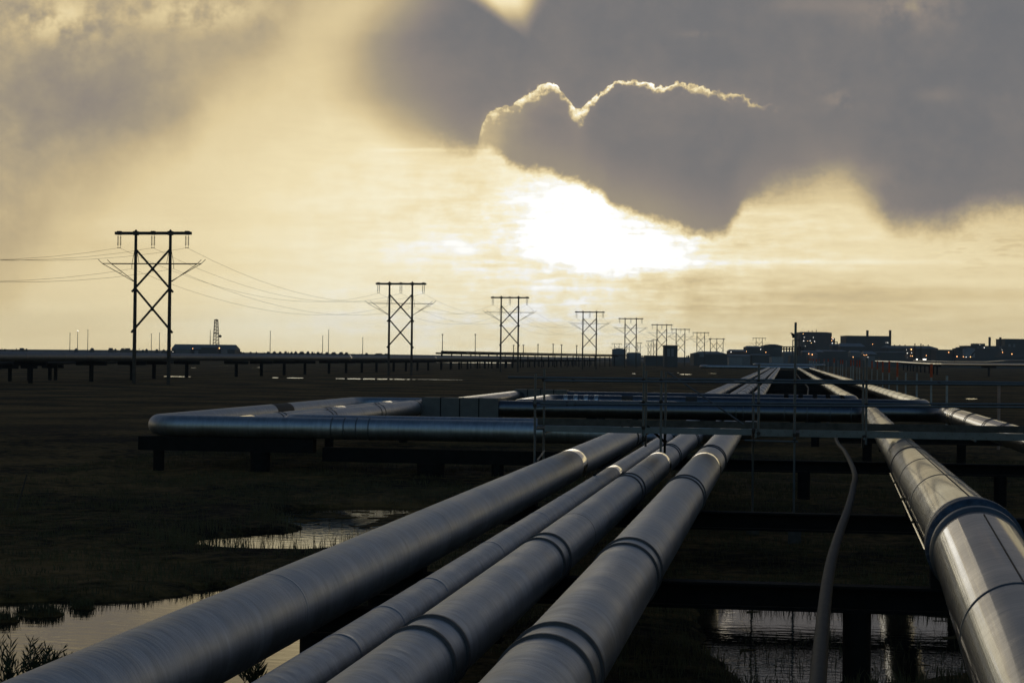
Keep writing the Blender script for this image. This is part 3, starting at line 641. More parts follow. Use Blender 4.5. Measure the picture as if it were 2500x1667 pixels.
# ------------------------------------------------------------------ pipe supports under the near lines
def bent(y, x0, x1, posts, top, label, hgt=.36, zpost=0.0, cap=True):
    root = empty('pipe_support', ((x0+x1)/2, y, 0), label, 'pipe support', 'steel supports under the near pipelines')
    b = MB(); 
    b.box(((x0+x1)/2, y, top-.02), (x1-x0, .30, .04)); b.box(((x0+x1)/2, y, top-hgt+.02), (x1-x0, .30, .04)); b.box(((x0+x1)/2, y, top-hgt/2), (x1-x0-.01, .03, hgt-.09)); part(b, 'crossbeam', 'steel_dark', root)
    for x in posts:
        b = MB(); b.tube((x, y, -.6), (x, y, top-hgt-.002), .19, 20); part(b, 'post', 'steel_dark', root)
    return root
SADL = ((-5.14, zA-rA), (-4.01, zB-rB), (-3.117, zC-rC), (-1.866, zD-rD), (7.9, zF-rF))
def saddles(root, y, top, xs=SADL):
    for x, zb in xs:
        b = MB(); b.box((x, y, (top+zb)/2+.012), (.34, .30, max(.02, zb-top+.03))); part(b, 'saddle', 'steel_dark', root)
s1 = bent(24.9, -6.1, 9.0, (-5.6, 1.0, 6.2), 1.26, 'nearest pipe support beam, crossing under all lines above the ponds'); saddles(s1, 24.9, 1.26)
bent(21.3, -6.2, -3.3, (-5.6,), 1.26, 'short support beam under the two leftmost pipelines, closest to the viewer')
s2 = bent(36.4, -6.1, 9.0, (-2.5, 3.4, 8.4), 1.26, 'pipe support beam crossing just in front of the scaffold walkway'); saddles(s2, 36.4, 1.26)
s3 = bent(55.5, -6.1, 9.0, (-5.2, .6, 6.4), 1.26, 'pipe support beam in the shade behind the scaffold walkway'); saddles(s3, 55.5, 1.26)
s4 = bent(76.0, 2.2, 9.0, (3.4, 7.2), 1.26, 'pipe support beam under the two bright lines before their elbows'); saddles(s4, 76.0, 1.26, ((7.9, zF-rF),))
def pedestal(root, y, top):
    s = near_s(PE1, (1.8+.035*(y-17.6), y, 2.3)); p, t = arc_at(PE1, s); b = MB(); b.box((p.x, y, (top+p.z-rE)/2+.01), (.22, .24, p.z-rE-top+.05)); b.box((p.x, y, p.z-rE+.01), (.6, .34, .06)); part(b, 'pedestal', 'steel_dark', root)
for s_, y in ((s1, 24.9), (s2, 36.4), (s3, 55.5), (s4, 76.0)): pedestal(s_, y, 1.26)
def girder(x0, x1, y, top, hgt, posts, lb):
    root = empty('pipe_support', ((x0+x1)/2, y, 0), lb, 'pipe support', 'steel supports under the near pipelines')
    b = MB(); b.box(((x0+x1)/2, y, top-hgt/2), (x1-x0, .5, hgt)); part(b, 'girder', 'steel_dark', root)
    for x, w in posts: b = MB(); b.tube((x, y, -.5), (x, y, top-hgt-.002), w, 16); part(b, 'post', 'steel_dark', root)
    return root
girder(-23.1, -16.6, 62.7, 1.295, .50, ((-18.6, .36), (-22.4, .2)), 'long black girder under the left corner of the big pipe loop')
girder(-16.3, -6.4, 62.9, 1.0, .50, ((-12.4, .5), (-10.0, .22)), 'lower black girder with a thick post under the front leg of the loop')
for i, (x, y, lb) in enumerate(((-22.75, 80, 'left'), (-20.25, 79, 'middle'), (-18.35, 86, 'right'))):
    girder(x-.6, x+.6, y, 1.28, .3, ((x, .2),), 'short support under the %s return pipe of the loop' % lb)
for x, lb in ((-9.5, 'left end'), (-3.6, 'middle'), (1.5, 'right end')):
    g = girder(x-.25, x+.25, 89.5, 1.3, .3, ((x, .2),), 'support post under the %s of the cross pipe behind the scaffold' % lb)
    g = girder(x-.25, x+.25, 116, 1.3, .3, ((x, .2),), 'support post under the %s of the farthest cross pipe of the loop' % lb)
    g = girder(x-1.25, x-.75, 104.3, 1.3, .3, ((x-1, .2),), 'support post under the %s of the bright-topped cross pipe' % lb)
# line of trestles under the straight run beyond the loop
for i, y in enumerate(range(132, 570, 18)):
    root = empty('pipe_support', (1, y, 0), 'plain crossbeam support under the six lines beyond the loop', 'pipe support', 'supports under the far straight run')
    b = MB(); b.box((1.2, y, 1.1), (15, .3, .34)); part(b, 'crossbeam', 'steel_dark', root)
    for x in (-5.4, 1, 8): b = MB(); b.tube((x, y, -.3), (x, y, .928), .18, 10); part(b, 'post', 'steel_dark', root)
# grey hose snaking along the supports left of the bright pipe
HP = [(.10, 8, 1.75), (.27, 14, 1.8), (.52, 21.2, 1.8), (.80, 26.6, 1.78), (1.12, 32, 1.74), (1.42, 38, 1.66), (1.75, 46, 1.5), (1.95, 59, 1.36), (2.0, 70, 1.2), (2.25, 86, 1.12), (2.3, 100, 1.0), (2.2, 125, 1.35), (1.9, 150, 1.38), (2.5, 200, 1.38), (2.4, 260, 1.38), (2.5, 400, 1.38)]
hp = []
for i in range(len(HP)-1):
    p0, p1, p2, p3 = (Vector(HP[max(0, min(len(HP)-1, i+k))]) for k in (-1, 0, 1, 2))
    for j in range(8):
        t = j/8; hp.append(.5*((2*p1)+(p2-p0)*t+(2*p0-5*p1+4*p2-p3)*t*t+(-p0+3*p1-3*p2+p3)*t**3))
b = MB(); b.sweep(hp, .068, 14); tag(b.build('hose', 'rubber_hose'), 'dull grey hose winding between the dark gap and the biggest bright pipe', 'hose')

# ------------------------------------------------------------------ scaffold walkway across the pipes
YF, YB, YM = 42.2, 44.1, 43.2
scf = empty('scaffold_walkway', (at_y(1700, 1060, YF).x, YF, 0), 'galvanised tube scaffold walkway bridging over the pipelines', 'scaffold')
def sx(px, py=1000, Y=YF): return at_y(px, py, Y).x
def sz(px, py, Y=YF): return at_y(px, py, Y).z
TR = .028
def std(px, pt, pb, Y, m='galv_tube', r=TR):
    a, b_ = at_y(px, pb, Y), at_y(px, pt, Y); x = (a.x+b_.x)/2
    b = MB(); b.tube((x, Y, a.z), (x, Y, b_.z), r, 12); return part(b, 'standard', m, scf), x
def rail(px0, px1, pt0, pt1, Y, nm='guardrail', m='galv_tube', r=TR, dy=0):
    a, b_ = at_y(px0, pt0, Y), at_y(px1, pt1, Y); b = MB(); b.tube(a + Vector((0, dy, 0)), b_+Vector((0, dy, 0)), r, 12); return part(b, nm, m, scf)
rail(1330, 2700, 929, 941, YF, dy=-.05); rail(1240, 2700, 921, 936.5, YB, dy=.05)
rail(1320, 2700, 985, 995.5, YF, dy=-.05); rail(1300, 2700, 981, 988, YB, dy=.05)
rail(1310, 1560, 992, 984, YM, r=.02)
for px, pt, pb, Y in ((1306, 912, 1140, YF), (1328, 900, 1140, YB), (1571, 886, 1085, YF), (1577, 905, 1090, YB), (1614, 905, 1104, YF), (1625, 907, 1070, YB), (1838, 955, 1284, YB), (1852, 888, 1066, YF), (1940, 787, 1285, YF-.02), (2107, 880, 1092, YB), (2115, 874, 1085, YF), (2590, 890, 1200, YF), (2600, 895, 1200, YB)):
    std(px, pt, pb, Y)
for px, pt, pb in ((1623, 1052, 1106),): std(px, pt, pb, YM, 'steel_dark', .03)
# deck and edge boards
zt, zb_ = sz(1700, 1043), sz(1700, 1060)
def plank(px0, px1, y0, y1, z0, th, nm, m):
    x0, x1 = sx(px0, 1050, (y0+y1)/2), sx(px1, 1050, (y0+y1)/2); b = MB(); b.box(((x0+x1)/2, (y0+y1)/2, z0+th/2), (x1-x0, y1-y0, th)); return part(b, nm, m, scf)
W = (YB-YF-.16)/4
for i in range(4): plank(1312, 2640, YF+.08+W*i+.01, YF+.08+W*(i+1)-.01, zb_+.03, .045, 'deck_plank', 'wood_deck')
tb1 = plank(1330, 1836, YF-.012, YF+.02, zb_, zt-zb_-.02, 'toe_board', 'aluminium')
tb2 = plank(1843, 1936, YF-.014, YF+.018, zb_-.015, zt-zb_, 'toe_board', 'aluminium'); tb3 = plank(1952, 2640, YF-.012, YF+.02, zb_-.015, zt-zb_, 'toe_board', 'aluminium')
tb4 = plank(1312, 2640, YB-.02, YB+.012, zb_+.08, .17, 'toe_board', 'wood_deck')
def holes(px0, px1, par):
    px, k = px0, 0; b = MB()
    while px < px1:
        x = sx(px, 1050); z = zb_-.015 + (zt-zb_)*(.74 if k % 2 == 0 else .26); b.lathe((x, YF-.020, z), [(.001, 0), (.001, .001)], 3)
        vs = [(x+.013*math.cos(a*.524), YF-.0175, z+.013*math.sin(a*.524)) for a in range(12)]; b.add(vs, [tuple(range(12))]); px += 16.6; k += 1
    part(b, 'bolt_holes', 'band_dark', par)
holes(1850, 1935, tb2); holes(1960, 2600, tb3)
for px in (1330, 1575, 1845, 2110, 2380):
    x = sx(px, 1060); b = MB(); b.tube((x, YF-.10, zb_-.03), (x, YB+.10, zb_-.03), TR, 10); part(b, 'transom', 'galv_tube', scf)
def br(p0, p1, Y0, Y1, m='galv_tube', r=.02):
    b = MB(); b.tube(at_y(*p0, Y0), at_y(*p1, Y1), r, 10); part(b, 'brace', m, scf)
br((1630, 908), (1816, 1036), YB, YF+.1); br((1582, 1042), (1622, 1078), YF, YM, 'steel_dark', .032); br((1574, 1074), (1450, 1160), YF, YF-3.2, 'steel_dark', .022)
br((1818, 1074.5), (1948, 1078), YF-.05, YF-.05); br((1736, 1281), (1948, 1285), YF, YF); br((1312, 1124), (1329, 1100), YF, YB)
def cpl(px, py, Y, s=.05, m='steel_rust'):
    c = at_y(px, py, Y); b = MB(); b.box(c, (s*1.5, s*1.8, s*1.5)); b.tube(c+Vector((-s*.9, -s, s*.35)), c+Vector((s*.9, -s, s*.35)), s*.28, 8); b.tube(c+Vector((0, -s*1.2, -s*.9)), c+Vector((0, -s*1.2, s*.9)), s*.28, 8); part(b, 'coupler', m, scf)
for px, py, Y in ((1328, 927, YB), (1306, 990, YF), (1571, 928, YF), (1571, 983, YF), (1614, 929, YF), (1614, 981, YF), (1852, 931, YF), (1852, 986, YF), (1852, 1058, YF), (1940, 933, YF), (1940, 1062, YF), (2115, 934, YF), (2115, 988, YF), (2110, 1066, YF), (1571, 1044, YF), (1571, 1070, YF), (1624, 1056, YM), (1624, 1078, YM), (1840, 1050, YF), (1840, 1078, YF), (1940, 1076, YF), (2292, 936, YF), (2292, 992, YF), (1400, 929, YF), (1405, 986, YF), (1385, 985, YF)): cpl(px, py, Y)
for px in (1838, 1940):
    c = at_y(px, 1285, YB if px == 1838 else YF); b = MB(); b.box((c.x, c.y, c.z-.006), (.16, .16, .012)); b.box((c.x, c.y, (c.z-.012-.15)/2), (.3, .3, c.z-.012+.15)); part(b, 'base_plate', 'wood_deck', scf)
b = MB(); c = at_y(1940, 823.2, YF-.02); b.tube(c + Vector((-.05, .0, 0)), c + Vector((.02, .11, 0)), .016, 8); part(b, 'stub_tube', 'steel_rust', scf)
# bird perched behind the tall pole
def bird():
    c = at_y(1939.3, 818.0, YF+.075); u = 1/104.0
    pts = [(-10.6, 3.9, .3), (-9.2, 4.0, .7), (-7.9, 4.5, 1.15), (-6.6, 4.2, 1.5), (-5.2, 2.6, 2.7), (-3.4, .6, 3.9), (-.8, -1.0, 4.2), (1.8, -1.2, 3.2), (4.0, -.6, 2.0), (6.2, -.3, 1.2), (8.4, -.3, .7), (9.3, -.3, .3)]
    b = MB(); b.sweep([Vector((c.x+x*u, c.y, c.z+z*u)) for x, z, r in pts], [r*u for x, z, r in pts], 14)
    return b.build('bird', 'feather'), c, u
bo, bc_, bu = bird(); tag(bo, 'small dark bird perched behind the tall scaffold pole, facing left', 'bird')
for s in (-1, 1): 
    b = MB(); b.tube(bc_+Vector((s*1.2*bu, 0, -3.0*bu)), bc_+Vector((s*1.0*bu, .0, -6.2*bu)), .003, 5); b.build('leg', 'feather', bo)

# ------------------------------------------------------------------ H-frame power line
def tower_proto(three=False):
    root = empty('power_tower', (0, 0, 0), 'x', 'power tower', 'wooden H-frame power towers')
    px_ = (-2.52, 2.52) if not three else (-4.4, 0, 4.4)
    for x in px_:
        b = MB(); b.sweep([(x, 0, -1.5), (x, 0, 7), (x, 0, 14), (x, 0, 20.75)], [.275, .25, .225, .195], 12); b.lathe((x, 0, 20.75), [(.195, 0), (.12, .12), (.02, .2)], 10); b.build('pole', 'pole_wood', root)
    hw = 5.52
    for y in (-.24, .24): b = MB(); b.box((0, y*1.05, 20.42), (2*hw, .11, .40)); b.build('crossarm', 'pole_wood', root)
    for x in px_: b = MB(); b.box((x, 0, 20.42), (.62, .66, .56)); b.build('arm_bracket', 'pole_wood', root)
    for x in (-4.95, 0, 4.95):
        b = MB(); b.box((x, 0, 20.46), (.5, .64, .52)); b.build('arm_bracket', 'pole_wood', root)
        for dx in (-.19, .19):
            b = MB(); b.tube((x+dx, 0, 18.45), (x+dx, 0, 20.2), .025, 6)
            for k in range(8): b.lathe((x+dx, 0, 18.75+k*.165), [(.03, 0), (.135, .01), (.12, .045), (.03, .10)], 10)
            b.build('insulator', 'insulator', root)
        b = MB(); b.bar((x-.27, 0, 18.42), (x+.27, 0, 18.42), .06, .07); b.build('yoke', 'insulator', root)
    bays = ((-2.52, 2.52),) if not three else ((-4.4, 0), (0, 4.4))
    for xa, xb in bays:
        w = xb-xa
        for zt_, zb2 in ((18.1, 12.7), (12.7, 7.1)):
            for sg, y in ((1, .30), (-1, -.30)):
                a = Vector((xa if sg > 0 else xb, y, zt_)); c = Vector((xb if sg > 0 else xa, y, zb2)); d = (c-a).normalized()
                b = MB(); b.bar(a-d*.25, c+d*.55, .14, .27); b.build('brace', 'pole_wood', root)
            b = MB(); b.lathe(((xa+xb)/2, 0, (zt_+zb2)/2-.22), [(.24, 0), (.24, .42)], 10); b.build('brace_hub', 'pole_wood', root)
    if not three:
        for y, hl, up in ((-.45, 7.2, 0), (.45, 6.25, .0)):
            b = MB(); b.bar((-hl, y, 16.2), (hl, y, 16.2), .10, .11); b.build('lower_arm', 'steel_rust', root)
            for s in (-1, 1):
                b = MB(); b.bar((s*hl, y, 16.2), (s*2.7, y*.5, 13.75), .07, .08); b.build('arm_strut', 'steel_rust', root)
                b = MB(); b.bar((s*hl, y, 16.2), (s*(hl+.62), y, 16.78), .06, .07); b.build('arm_tip', 'steel_rust', root)
        for s in (-1, 1):
            b = MB(); b.bar((s*2.52-.5, 0, 16.3), (s*2.52-.15, 0, 18.2), .05, .05); b.bar((s*2.52+.5, 0, 16.3), (s*2.52+.15, 0, 18.2), .05, .05); b.build('hanger', 'steel_rust', root)
            b = MB(); b.bar((s*3.05, 0, 15.55), (s*3.05, 0, 16.15), .06, .06); b.build('shield_clamp', 'insulator', root)
            b = MB(); b.bar((s*4.7, -.42, 14.97), (s*4.7, .42, 14.97), .06, .06); b.build('arm_strut', 'steel_rust', root)
    return root
TW = [(-1, None)] 
# (centre px, distance, centre row of crossarm)
TOW = [(374, 249, 569.5, 'nearest and largest wooden H-frame tower, on the far left'), (979, 387, 693, 'second largest wooden H-frame tower, near the water strip left of centre'), (1245, 515, 726.6, 'third wooden H-frame tower, standing behind the raised pipe near the picture centre'),
       (1440, 667, 762, 'fourth wooden H-frame tower, right of centre before the low domed tanks'), (1540, 802, 778, 'fifth wooden H-frame tower, in front of the low domed tank'), (1616, 943, 793, 'sixth wooden H-frame tower, left of the block with two pale doors'),
       (1661.6, 1040, 804, 'seventh wooden H-frame tower, right of the block with two pale doors'), (1711, 1182, 812, 'eighth wooden H-frame tower, over the left end of the hipped shed'), (1853.6, 1475, 825.5, 'lone small wooden H-frame tower above the plant roofs, left of the bird')]
proto = tower_proto(); P0 = []
for i, (px, d, pa, lb) in enumerate(TOW):
    o = proto if i == 0 else copy_tree(proto)
    c = at_d(px, pa, d); o.location = (c.x, c.y, c.z-20.42); P0.append(o)
    o['label'] = lb
dirs = []
for i, o in enumerate(P0):
    a = P0[max(0, i-1)].location; b_ = P0[min(len(P0)-1, i+1)].location; v = b_-a
    if i == len(P0)-1: v = P0[3].location - P0[0].location
    o.rotation_euler.z = math.atan2(-v.x, v.y)
p3 = tower_proto(True); c = at_d(1750, 827, 1240); p3.location = (c.x, c.y, c.z-20.42); p3.rotation_euler.z = PSI-R(4); p3['label'] = 'three-pole H-frame tower at the bend of the power line above the hipped shed'
for px, d, pt, rz, lb in ((1506, 1900, 839, 10, 'tiny distant tower above the upright tank'), (1533, 2000, 838.5, 55, 'tiny distant tower seen through the legs of the fifth tower'), (1560, 1950, 837, 55, 'tiny distant tower above the low domed tank'), (1586, 1720, 832.5, 60, 'small distant tower left of the crowded pair'), (1599, 1600, 829, 62, 'small distant tower, right one of the crowded pair')):
    o = copy_tree(proto); c = at_d(px, pt, d); o.location = (c.x, c.y, c.z-20.42); o.rotation_euler.z = R(rz); o['label'] = lb; o['group'] = 'remote towers on the horizon'
def catenary(pts, sag):
    out = []
    for a, b_ in zip(pts[:-1], pts[1:]):
        n = 14; L_ = (b_-a).length; sg = sag*(L_/130)**2
        for j in range(n): t = j/n; p = a.lerp(b_, t); p.z -= 4*sg*t*(1-t); out.append(p)
    out.append(pts[-1]); return out
def tw_pt(o, x, z):
    r = o.rotation_euler.z; return Vector((o.location.x+x*math.cos(r), o.location.y+x*math.sin(r), o.location.z+z))
v0 = (P0[1].location-P0[0].location).normalized(); prev = P0[0].location - v0*150; prev.z = P0[0].location.z - .6
class _T: pass
T0 = _T(); T0.location = prev; T0.rotation_euler = P0[0].rotation_euler
chain = [T0]+P0[:8]+[p3, P0[8]]
for x, z, sag, lb in ((-4.95, 18.4, 3.6, 'left phase conductor hung under the crossarms'), (0, 18.4, 3.6, 'middle phase conductor hung under the crossarms'), (4.95, 18.4, 3.6, 'right phase conductor hung under the crossarms'), (-3.05, 15.5, 3.2, 'left lower wire at the long thin arms'), (3.05, 15.5, 3.2, 'right lower wire at the long thin arms')):
    b = MB(); b.sweep(catenary([tw_pt(o, x, z) for o in chain], sag), .017, 5, False); tag(b.build('power_wire', 'wire'), lb, 'wire', 'wires of the power line')

# ------------------------------------------------------------------ raised pipeline across the plain, on trestles
def kpt(px):                       # ground track of the long line
    inv = (1838-px)*2.337e-6; d = 1/inv; v = ray(px, hor(px)); v.z = 0; return EYE*1 + v*d - Vector((0, 0, H))
def kz(d): return 3.62
KP = [kpt(px) for px in (-300, -60, 150, 330, 396)]
jog = KP[-1]; ax = (KP[-1]-KP[0]).normalized(); out_ = Vector((ax.y, -ax.x, 0))
k1 = [p + Vector((0, 0, 3.62)) for p in KP] 
KQ = [kpt(px) for px in (400, 470, 520, 650, 800, 950, 1100, 1250, 1400, 1500, 1560, 1600, 1640, 1690, 1740)]
k2 = []
for i, p in enumerate(KQ):
    z = 3.62
    if i >= 9: z = {9: 3.6, 10: 3.3, 11: 1.6, 12: 2.2, 13: 4.0, 14: 4.6}[i]
    k2.append(p + Vector((0, 0, z)) - out_*(0 if i > 2 else 2.4))
K1 = pipeline('near left stretch of the raised pipeline crossing the plain, ending in an elbow', fillet(k1 + [k1[-1]-out_*6], 1.6), .66, 'jacket_far', 28, grp='raised pipelines on the plain')
K2 = pipeline('long raised pipeline running from behind the first tower to the horizon plant', k2, .64, 'jacket_far', 24, grp='raised pipelines on the plain')
for px in (55, 110, 150, 208, 285): 
    s = near_s(k1, kpt(px)+Vector((0, 0, 3.62))); band(K1, k1, s, .5, 'aluminium', r=.665, th=.02)
for px in (535, 620, 708, 851, 852.5, 1060): band(K2, k2, near_s(k2, kpt(px)+Vector((0, 0, 3.62))), .9, 'sleeve_polished' if px > 800 else 'aluminium', 'sleeve', r=.645, th=.02)
def trestle(p, ang, top, w, r, label, grp, proto=[None]):
    key = (round(top, 2), w, r)
    root = empty('trestle_post', (p.x, p.y, 0), label, 'pipe support', grp, ang)
    if key not in TCACHE:
        b = MB(); b.box((0, 0, top-.3), (w, .5, .6)); a = b.build('crossbeam', 'steel_dark', root); b = MB(); b.tube((0, 0, -.5), (0, 0, top-.605), r, 10); c = b.build('post', 'steel_dark', root); TCACHE[key] = (a, c)
    else:
        for q in TCACHE[key]: z = q.copy(); COL.objects.link(z); z.parent = root
    return root
TCACHE = {}
ka = math.atan2(-ax.x, ax.y)
LBK = 'dark trestle post under the long raised pipeline across the plain'
i = 0; P = KP[0]; Lk = (KQ[-1]-KP[0]).length; dirk = (KQ[8]-KP[0]).normalized()
s = 8.0
while s < 900:
    p = KP[0] + dirk*s; sh = Vector((0, 0, 0))
    dd = (p - Vector((0, 0, 0))).dot(CF); pxp = 1250 + FPX*(p.dot(CR))/dd
    if 396 < pxp < 545: sh = -out_*2.4
    trestle(p+sh, ka, 2.96, 4.6, .33, LBK, 'trestle posts under the raised pipeline'); s += 17.5 + (5 if i % 4 == 2 else 0); i += 1
for px in (134, 172, 215, 262, 275): 
    p = kpt(px) + out_*(-9); trestle(p, ka, 2.4, 2.4, .28, 'trestle post of the low second line behind the near left pipeline', 'posts of the low second line')
kk = [kpt(px) - out_*9 + Vector((0, 0, 2.9)) for px in (-300, 0, 200, 396, 560)]
pipeline('low second pipeline running just behind the near left raised one', kk, .5, 'jacket_far', 16, grp='raised pipelines on the plain')
# thin high line on single posts near the horizon
l0, l1 = at_d(1078, 858.3, 620), at_d(1500, 866.6, 930); l2 = at_d(1570, 869, 1150)
pipeline('thin high pipeline on single posts along the horizon, right of the second tower', [l0, l1, l2], .30, 'steel_dark', 10, grp='raised pipelines on the plain')
n = 26
for j in range(n):
    p = l0.lerp(l1, j/(n-1)); trestle(Vector((p.x, p.y, 0)), ka, round(p.z-.3, 1), 4.0 if j % 1 == 0 else 1, .22, 'single post under the thin high pipeline on the horizon', 'posts of the thin high pipeline')
# right-hand lines beyond the stakes
m_pts = [at_d(px, py, d) for px, py, d in ((2560, 891.5, 505), (2420, 890.5, 560), (2300, 889.5, 620), (2285, 889.2, 660), (2240, 887, 760), (2190, 883.6, 880), (2138, 882, 1040))]
Mp = pipeline('raised pipeline beyond the orange stakes with a golden glint along its top', fillet(m_pts, 5, 5), .45, 'jacket_shiny', 20, grp='raised pipelines on the plain')
n_pts = [at_d(px, py, d) for px, py, d in ((2600, 880, 800), (2455, 880.5, 860), (2410, 883.5, 900), (2320, 883, 980), (2230, 880.5, 1100))]
pipeline('thin shiny pipeline close below the white tank on the right', n_pts, .30, 'jacket_shiny', 12, grp='raised pipelines on the plain')
for px in (2414,): p = at_d(px, 890, 562); trestle(Vector((p.x, p.y, 0)), PSI, round(p.z-.42, 1), 4.6, .34, 'lone T-shaped support of the right-hand raised pipeline', 'T supports on the right')
for px in (2206, 2216, 2223, 2230, 2239, 2248, 2258, 2269, 2279, 2288): 
    d = 600 + (2288-px)*3.4; p = at_d(px, 889, d); trestle(Vector((p.x, p.y, 0)), PSI, 3.3, 2.6, .3, 'post in the dark row under the glinting pipeline bend', 'posts under the glinting pipeline')

# ------------------------------------------------------------------ marker stakes on the right
def stake(px, top, wpx, kind, hidden_h, label, x=10.6):
    d0 = x*FPX/(px-1913.0); Yw = d0/.9888+.15*x; p = at_y(px, top, Yw); dist = (p-EYE).dot(CF); r = max(.5*wpx*dist/FPX, .04)
    root = empty('marker_stake', (p.x, p.y, 0), label, 'marker stake', 'marker stakes along the pipelines'); z = p.z
    b = MB(); b.tube((0, 0, -.3), (0, 0, z-(.002 if kind != 'o' else .1)), r*.72 if kind == 'o' else r, 10); b.build('post', 'stake_pink' if kind == 'p' else 'stake_grey', root)
    if kind == 'o': b = MB(); b.tube((0, 0, z-hidden_h), (0, 0, z), r, 10); b.build('sleeve', 'stake_orange', root)
    return root
OR = [(2274, 887.5, 6.6, 80), (2191, 884, 4.9, 36), (2171, 881.5, 4.2, 28), (2155.5, 881.8, 4.0, 27), (2142, 881, 2.9, 21), (2129, 880.6, 3.2, 19), (2115.5, 880.4, 2.8, 17), (2099, 878.5, 3.0, 18), (2092.5, 878.6, 2.4, 17), (2084, 878.4, 2.2, 14), (2077.5, 878, 3.2, 16), (2057.5, 878.4, 3.2, 10), (2052.5, 878, 2.4, 10), (2036.5, 875.3, 3.4, 10), (2022, 875.8, 3.0, 7), (2012, 876, 2.4, 6), (2000, 876, 2.4, 5), (1993, 876, 3.4, 7), (1986, 875.5, 3, 6), (1980, 875.2, 3, 5), (1976, 875.2, 2.6, 5)]
ordn = ['largest', 'second', 'third', 'fourth', 'fifth', 'sixth', 'seventh', 'eighth', 'ninth', 'tenth', 'eleventh', 'twelfth', 'thirteenth']
for i, (px, t, w, h_) in enumerate(OR):
    d = 10.6*FPX/(px-1913.0)
    lb = ('tallest orange-topped stake, nearest to the right side' if i == 0 else '%s orange-topped stake counting leftward from the tallest' % ordn[i]) if i < 13 else 'tiny orange-topped stake in the far crowded end of the row'
    stake(px, t, w, 'o', (h_*.42 if i == 0 else h_)*d/FPX, lb)
for px, t, w, k, lb in ((2439, 936, 7.6, 'p', 'faded pinkish stake without a sleeve, closest to the right edge'), (2312, 917, 5.6, 'g', 'bare grey stake right of the tallest orange one'), (2238.5, 911, 4.6, 'g', 'bare grey stake just left of the tallest orange one'), (2211.5, 909.5, 4.0, 'g', 'bare grey stake between the tallest and the second orange ones'), (2108.5, 881, 2.6, 'g', 'bare grey stake beside the scaffold upright'), (2083, 884, 2.4, 'g', 'bare grey stake above the rightmost pipe'), (2066, 880, 1.6, 'g', 'thin bare grey stake in the far row'), (2046, 879, 1.6, 'g', 'thin bare grey stake farther left in the row')):
    stake(px, t, w, k, 0, lb)
b = MB(); p = at_z(60, 1255, 0); b.tube(p+Vector((-.25, 0, 0)), p+Vector((.05, 0, 1.05)), .022, 8); tag(b.build('marker_stake', 'pole_wood'), 'thin leaning stake alone in the dark tundra at the left', 'marker stake')

# ------------------------------------------------------------------ far buildings
def dpt(px, py, d): return at_d(px, py, d)
def shed(name, label, cat, px0, px1, pt, d, dep, wall, roof=None, rise=0.0, hip=(0, 0), grp='plant buildings on the horizon', ridge_along=True):
    """block facing the viewer; pt is the eaves row; rise lifts the ridge (pixels); hip insets its ends (pixels)"""
    u = d/FPX; a = at_d(px0, pt, d); b_ = at_d(px1, pt, d); w = (b_-a).length; hgt = max(1.0, (a.z+b_.z)/2)
    c = (a+b_)/2; root = empty(name, (c.x, c.y, 0), label, cat, grp, PSI)
    b = MB(); b.box((0, dep/2, hgt/2-.5), (w, dep, hgt+1)); b.build('wall', wall, root)
    root['w'] = w; root['h'] = hgt; root['d'] = d; root['px0'] = px0; root['px1'] = px1
    if roof:
        b = MB(); e = .4; rz = rise*u; h0, h1 = hip[0]*u, hip[1]*u; z = hgt+.004
        if rise <= 0: b.box((0, dep/2, z+.15), (w+e, dep+e, .3))
        elif ridge_along:
            x0, x1 = -w/2-e, w/2+e; vs = [(x0, -e, z), (x1, -e, z), (x1, dep+e, z), (x0, dep+e, z), (-w/2+h0, dep/2, z+rz), (w/2-h1, dep/2, z+rz)]
            b.add(vs, [(0, 1, 5, 4), (2, 3, 4, 5), (0, 4, 3), (1, 2, 5), (3, 2, 1, 0)])
        else:
            poly = [(-w/2-e, z), (w/2+e, z), (0, z+rz)]; b.prism(poly, -e, dep+e)
        b.build('roof', roof, root)
    return root
def on(root, nm, px0, px1, pt, pb, m, depth=.4, yoff=0.0):
    """a panel, door or box on the face of a shed"""
    d = root['d']; a, b_ = at_d(px0, pt, d), at_d(px1, pb, d); c = Vector(root.location)
    Rm = Matrix.Rotation(-PSI, 3, 'Z'); p0, p1 = Rm @ (a-c), Rm @ (b_-c)
    b = MB(); b.box(((p0.x+p1.x)/2, -depth/2+.1+yoff, (p0.z+p1.z)/2), (abs(p1.x-p0.x), depth, abs(p0.z-p1.z))); return b.build(nm, m, root)
def stack(root, px, wpx, pt, pb, m='stack_metal', nm='stack', y=6.0, tip=False):
    d = root['d']; a, b_ = at_d(px, pt, d), at_d(px, pb, d); c = Vector(root.location); p = Matrix.Rotation(-PSI, 3, 'Z') @ (a-c); r = wpx*d/FPX/2
    b = MB(); b.lathe((p.x, y, b_.z), [(r, 0), (r, a.z-b_.z-.4), (r*1.06, a.z-b_.z-.38), (r*1.06, a.z-b_.z)] if not tip else [(r*.5, 0), (r*.5, (a.z-b_.z)*.6), (r*1.2, (a.z-b_.z)*.6), (r*1.2, a.z-b_.z)], 14); return b.build(nm, m, root)
def lamps(root, L_, yoff=-.8):
    d = root['d']; c = Vector(root.location); Rm = Matrix.Rotation(-PSI, 3, 'Z')
    for q in L_:
        px, py = q[0], q[1]; col = q[2] if len(q) > 2 else 'lamp_white'; k = q[3] if len(q) > 3 else 1.0
        p = Rm @ (at_d(px, py, d)-c); r = .68*d/FPX*k; b = MB(); b.lathe((p.x, yoff, p.z-r), [(r*.2, 0), (r*.85, r*.45), (r, r), (r*.85, r*1.55), (r*.2, 2*r)], 8); b.build('lamp', col, root)
O_ = 'lamp_orange'
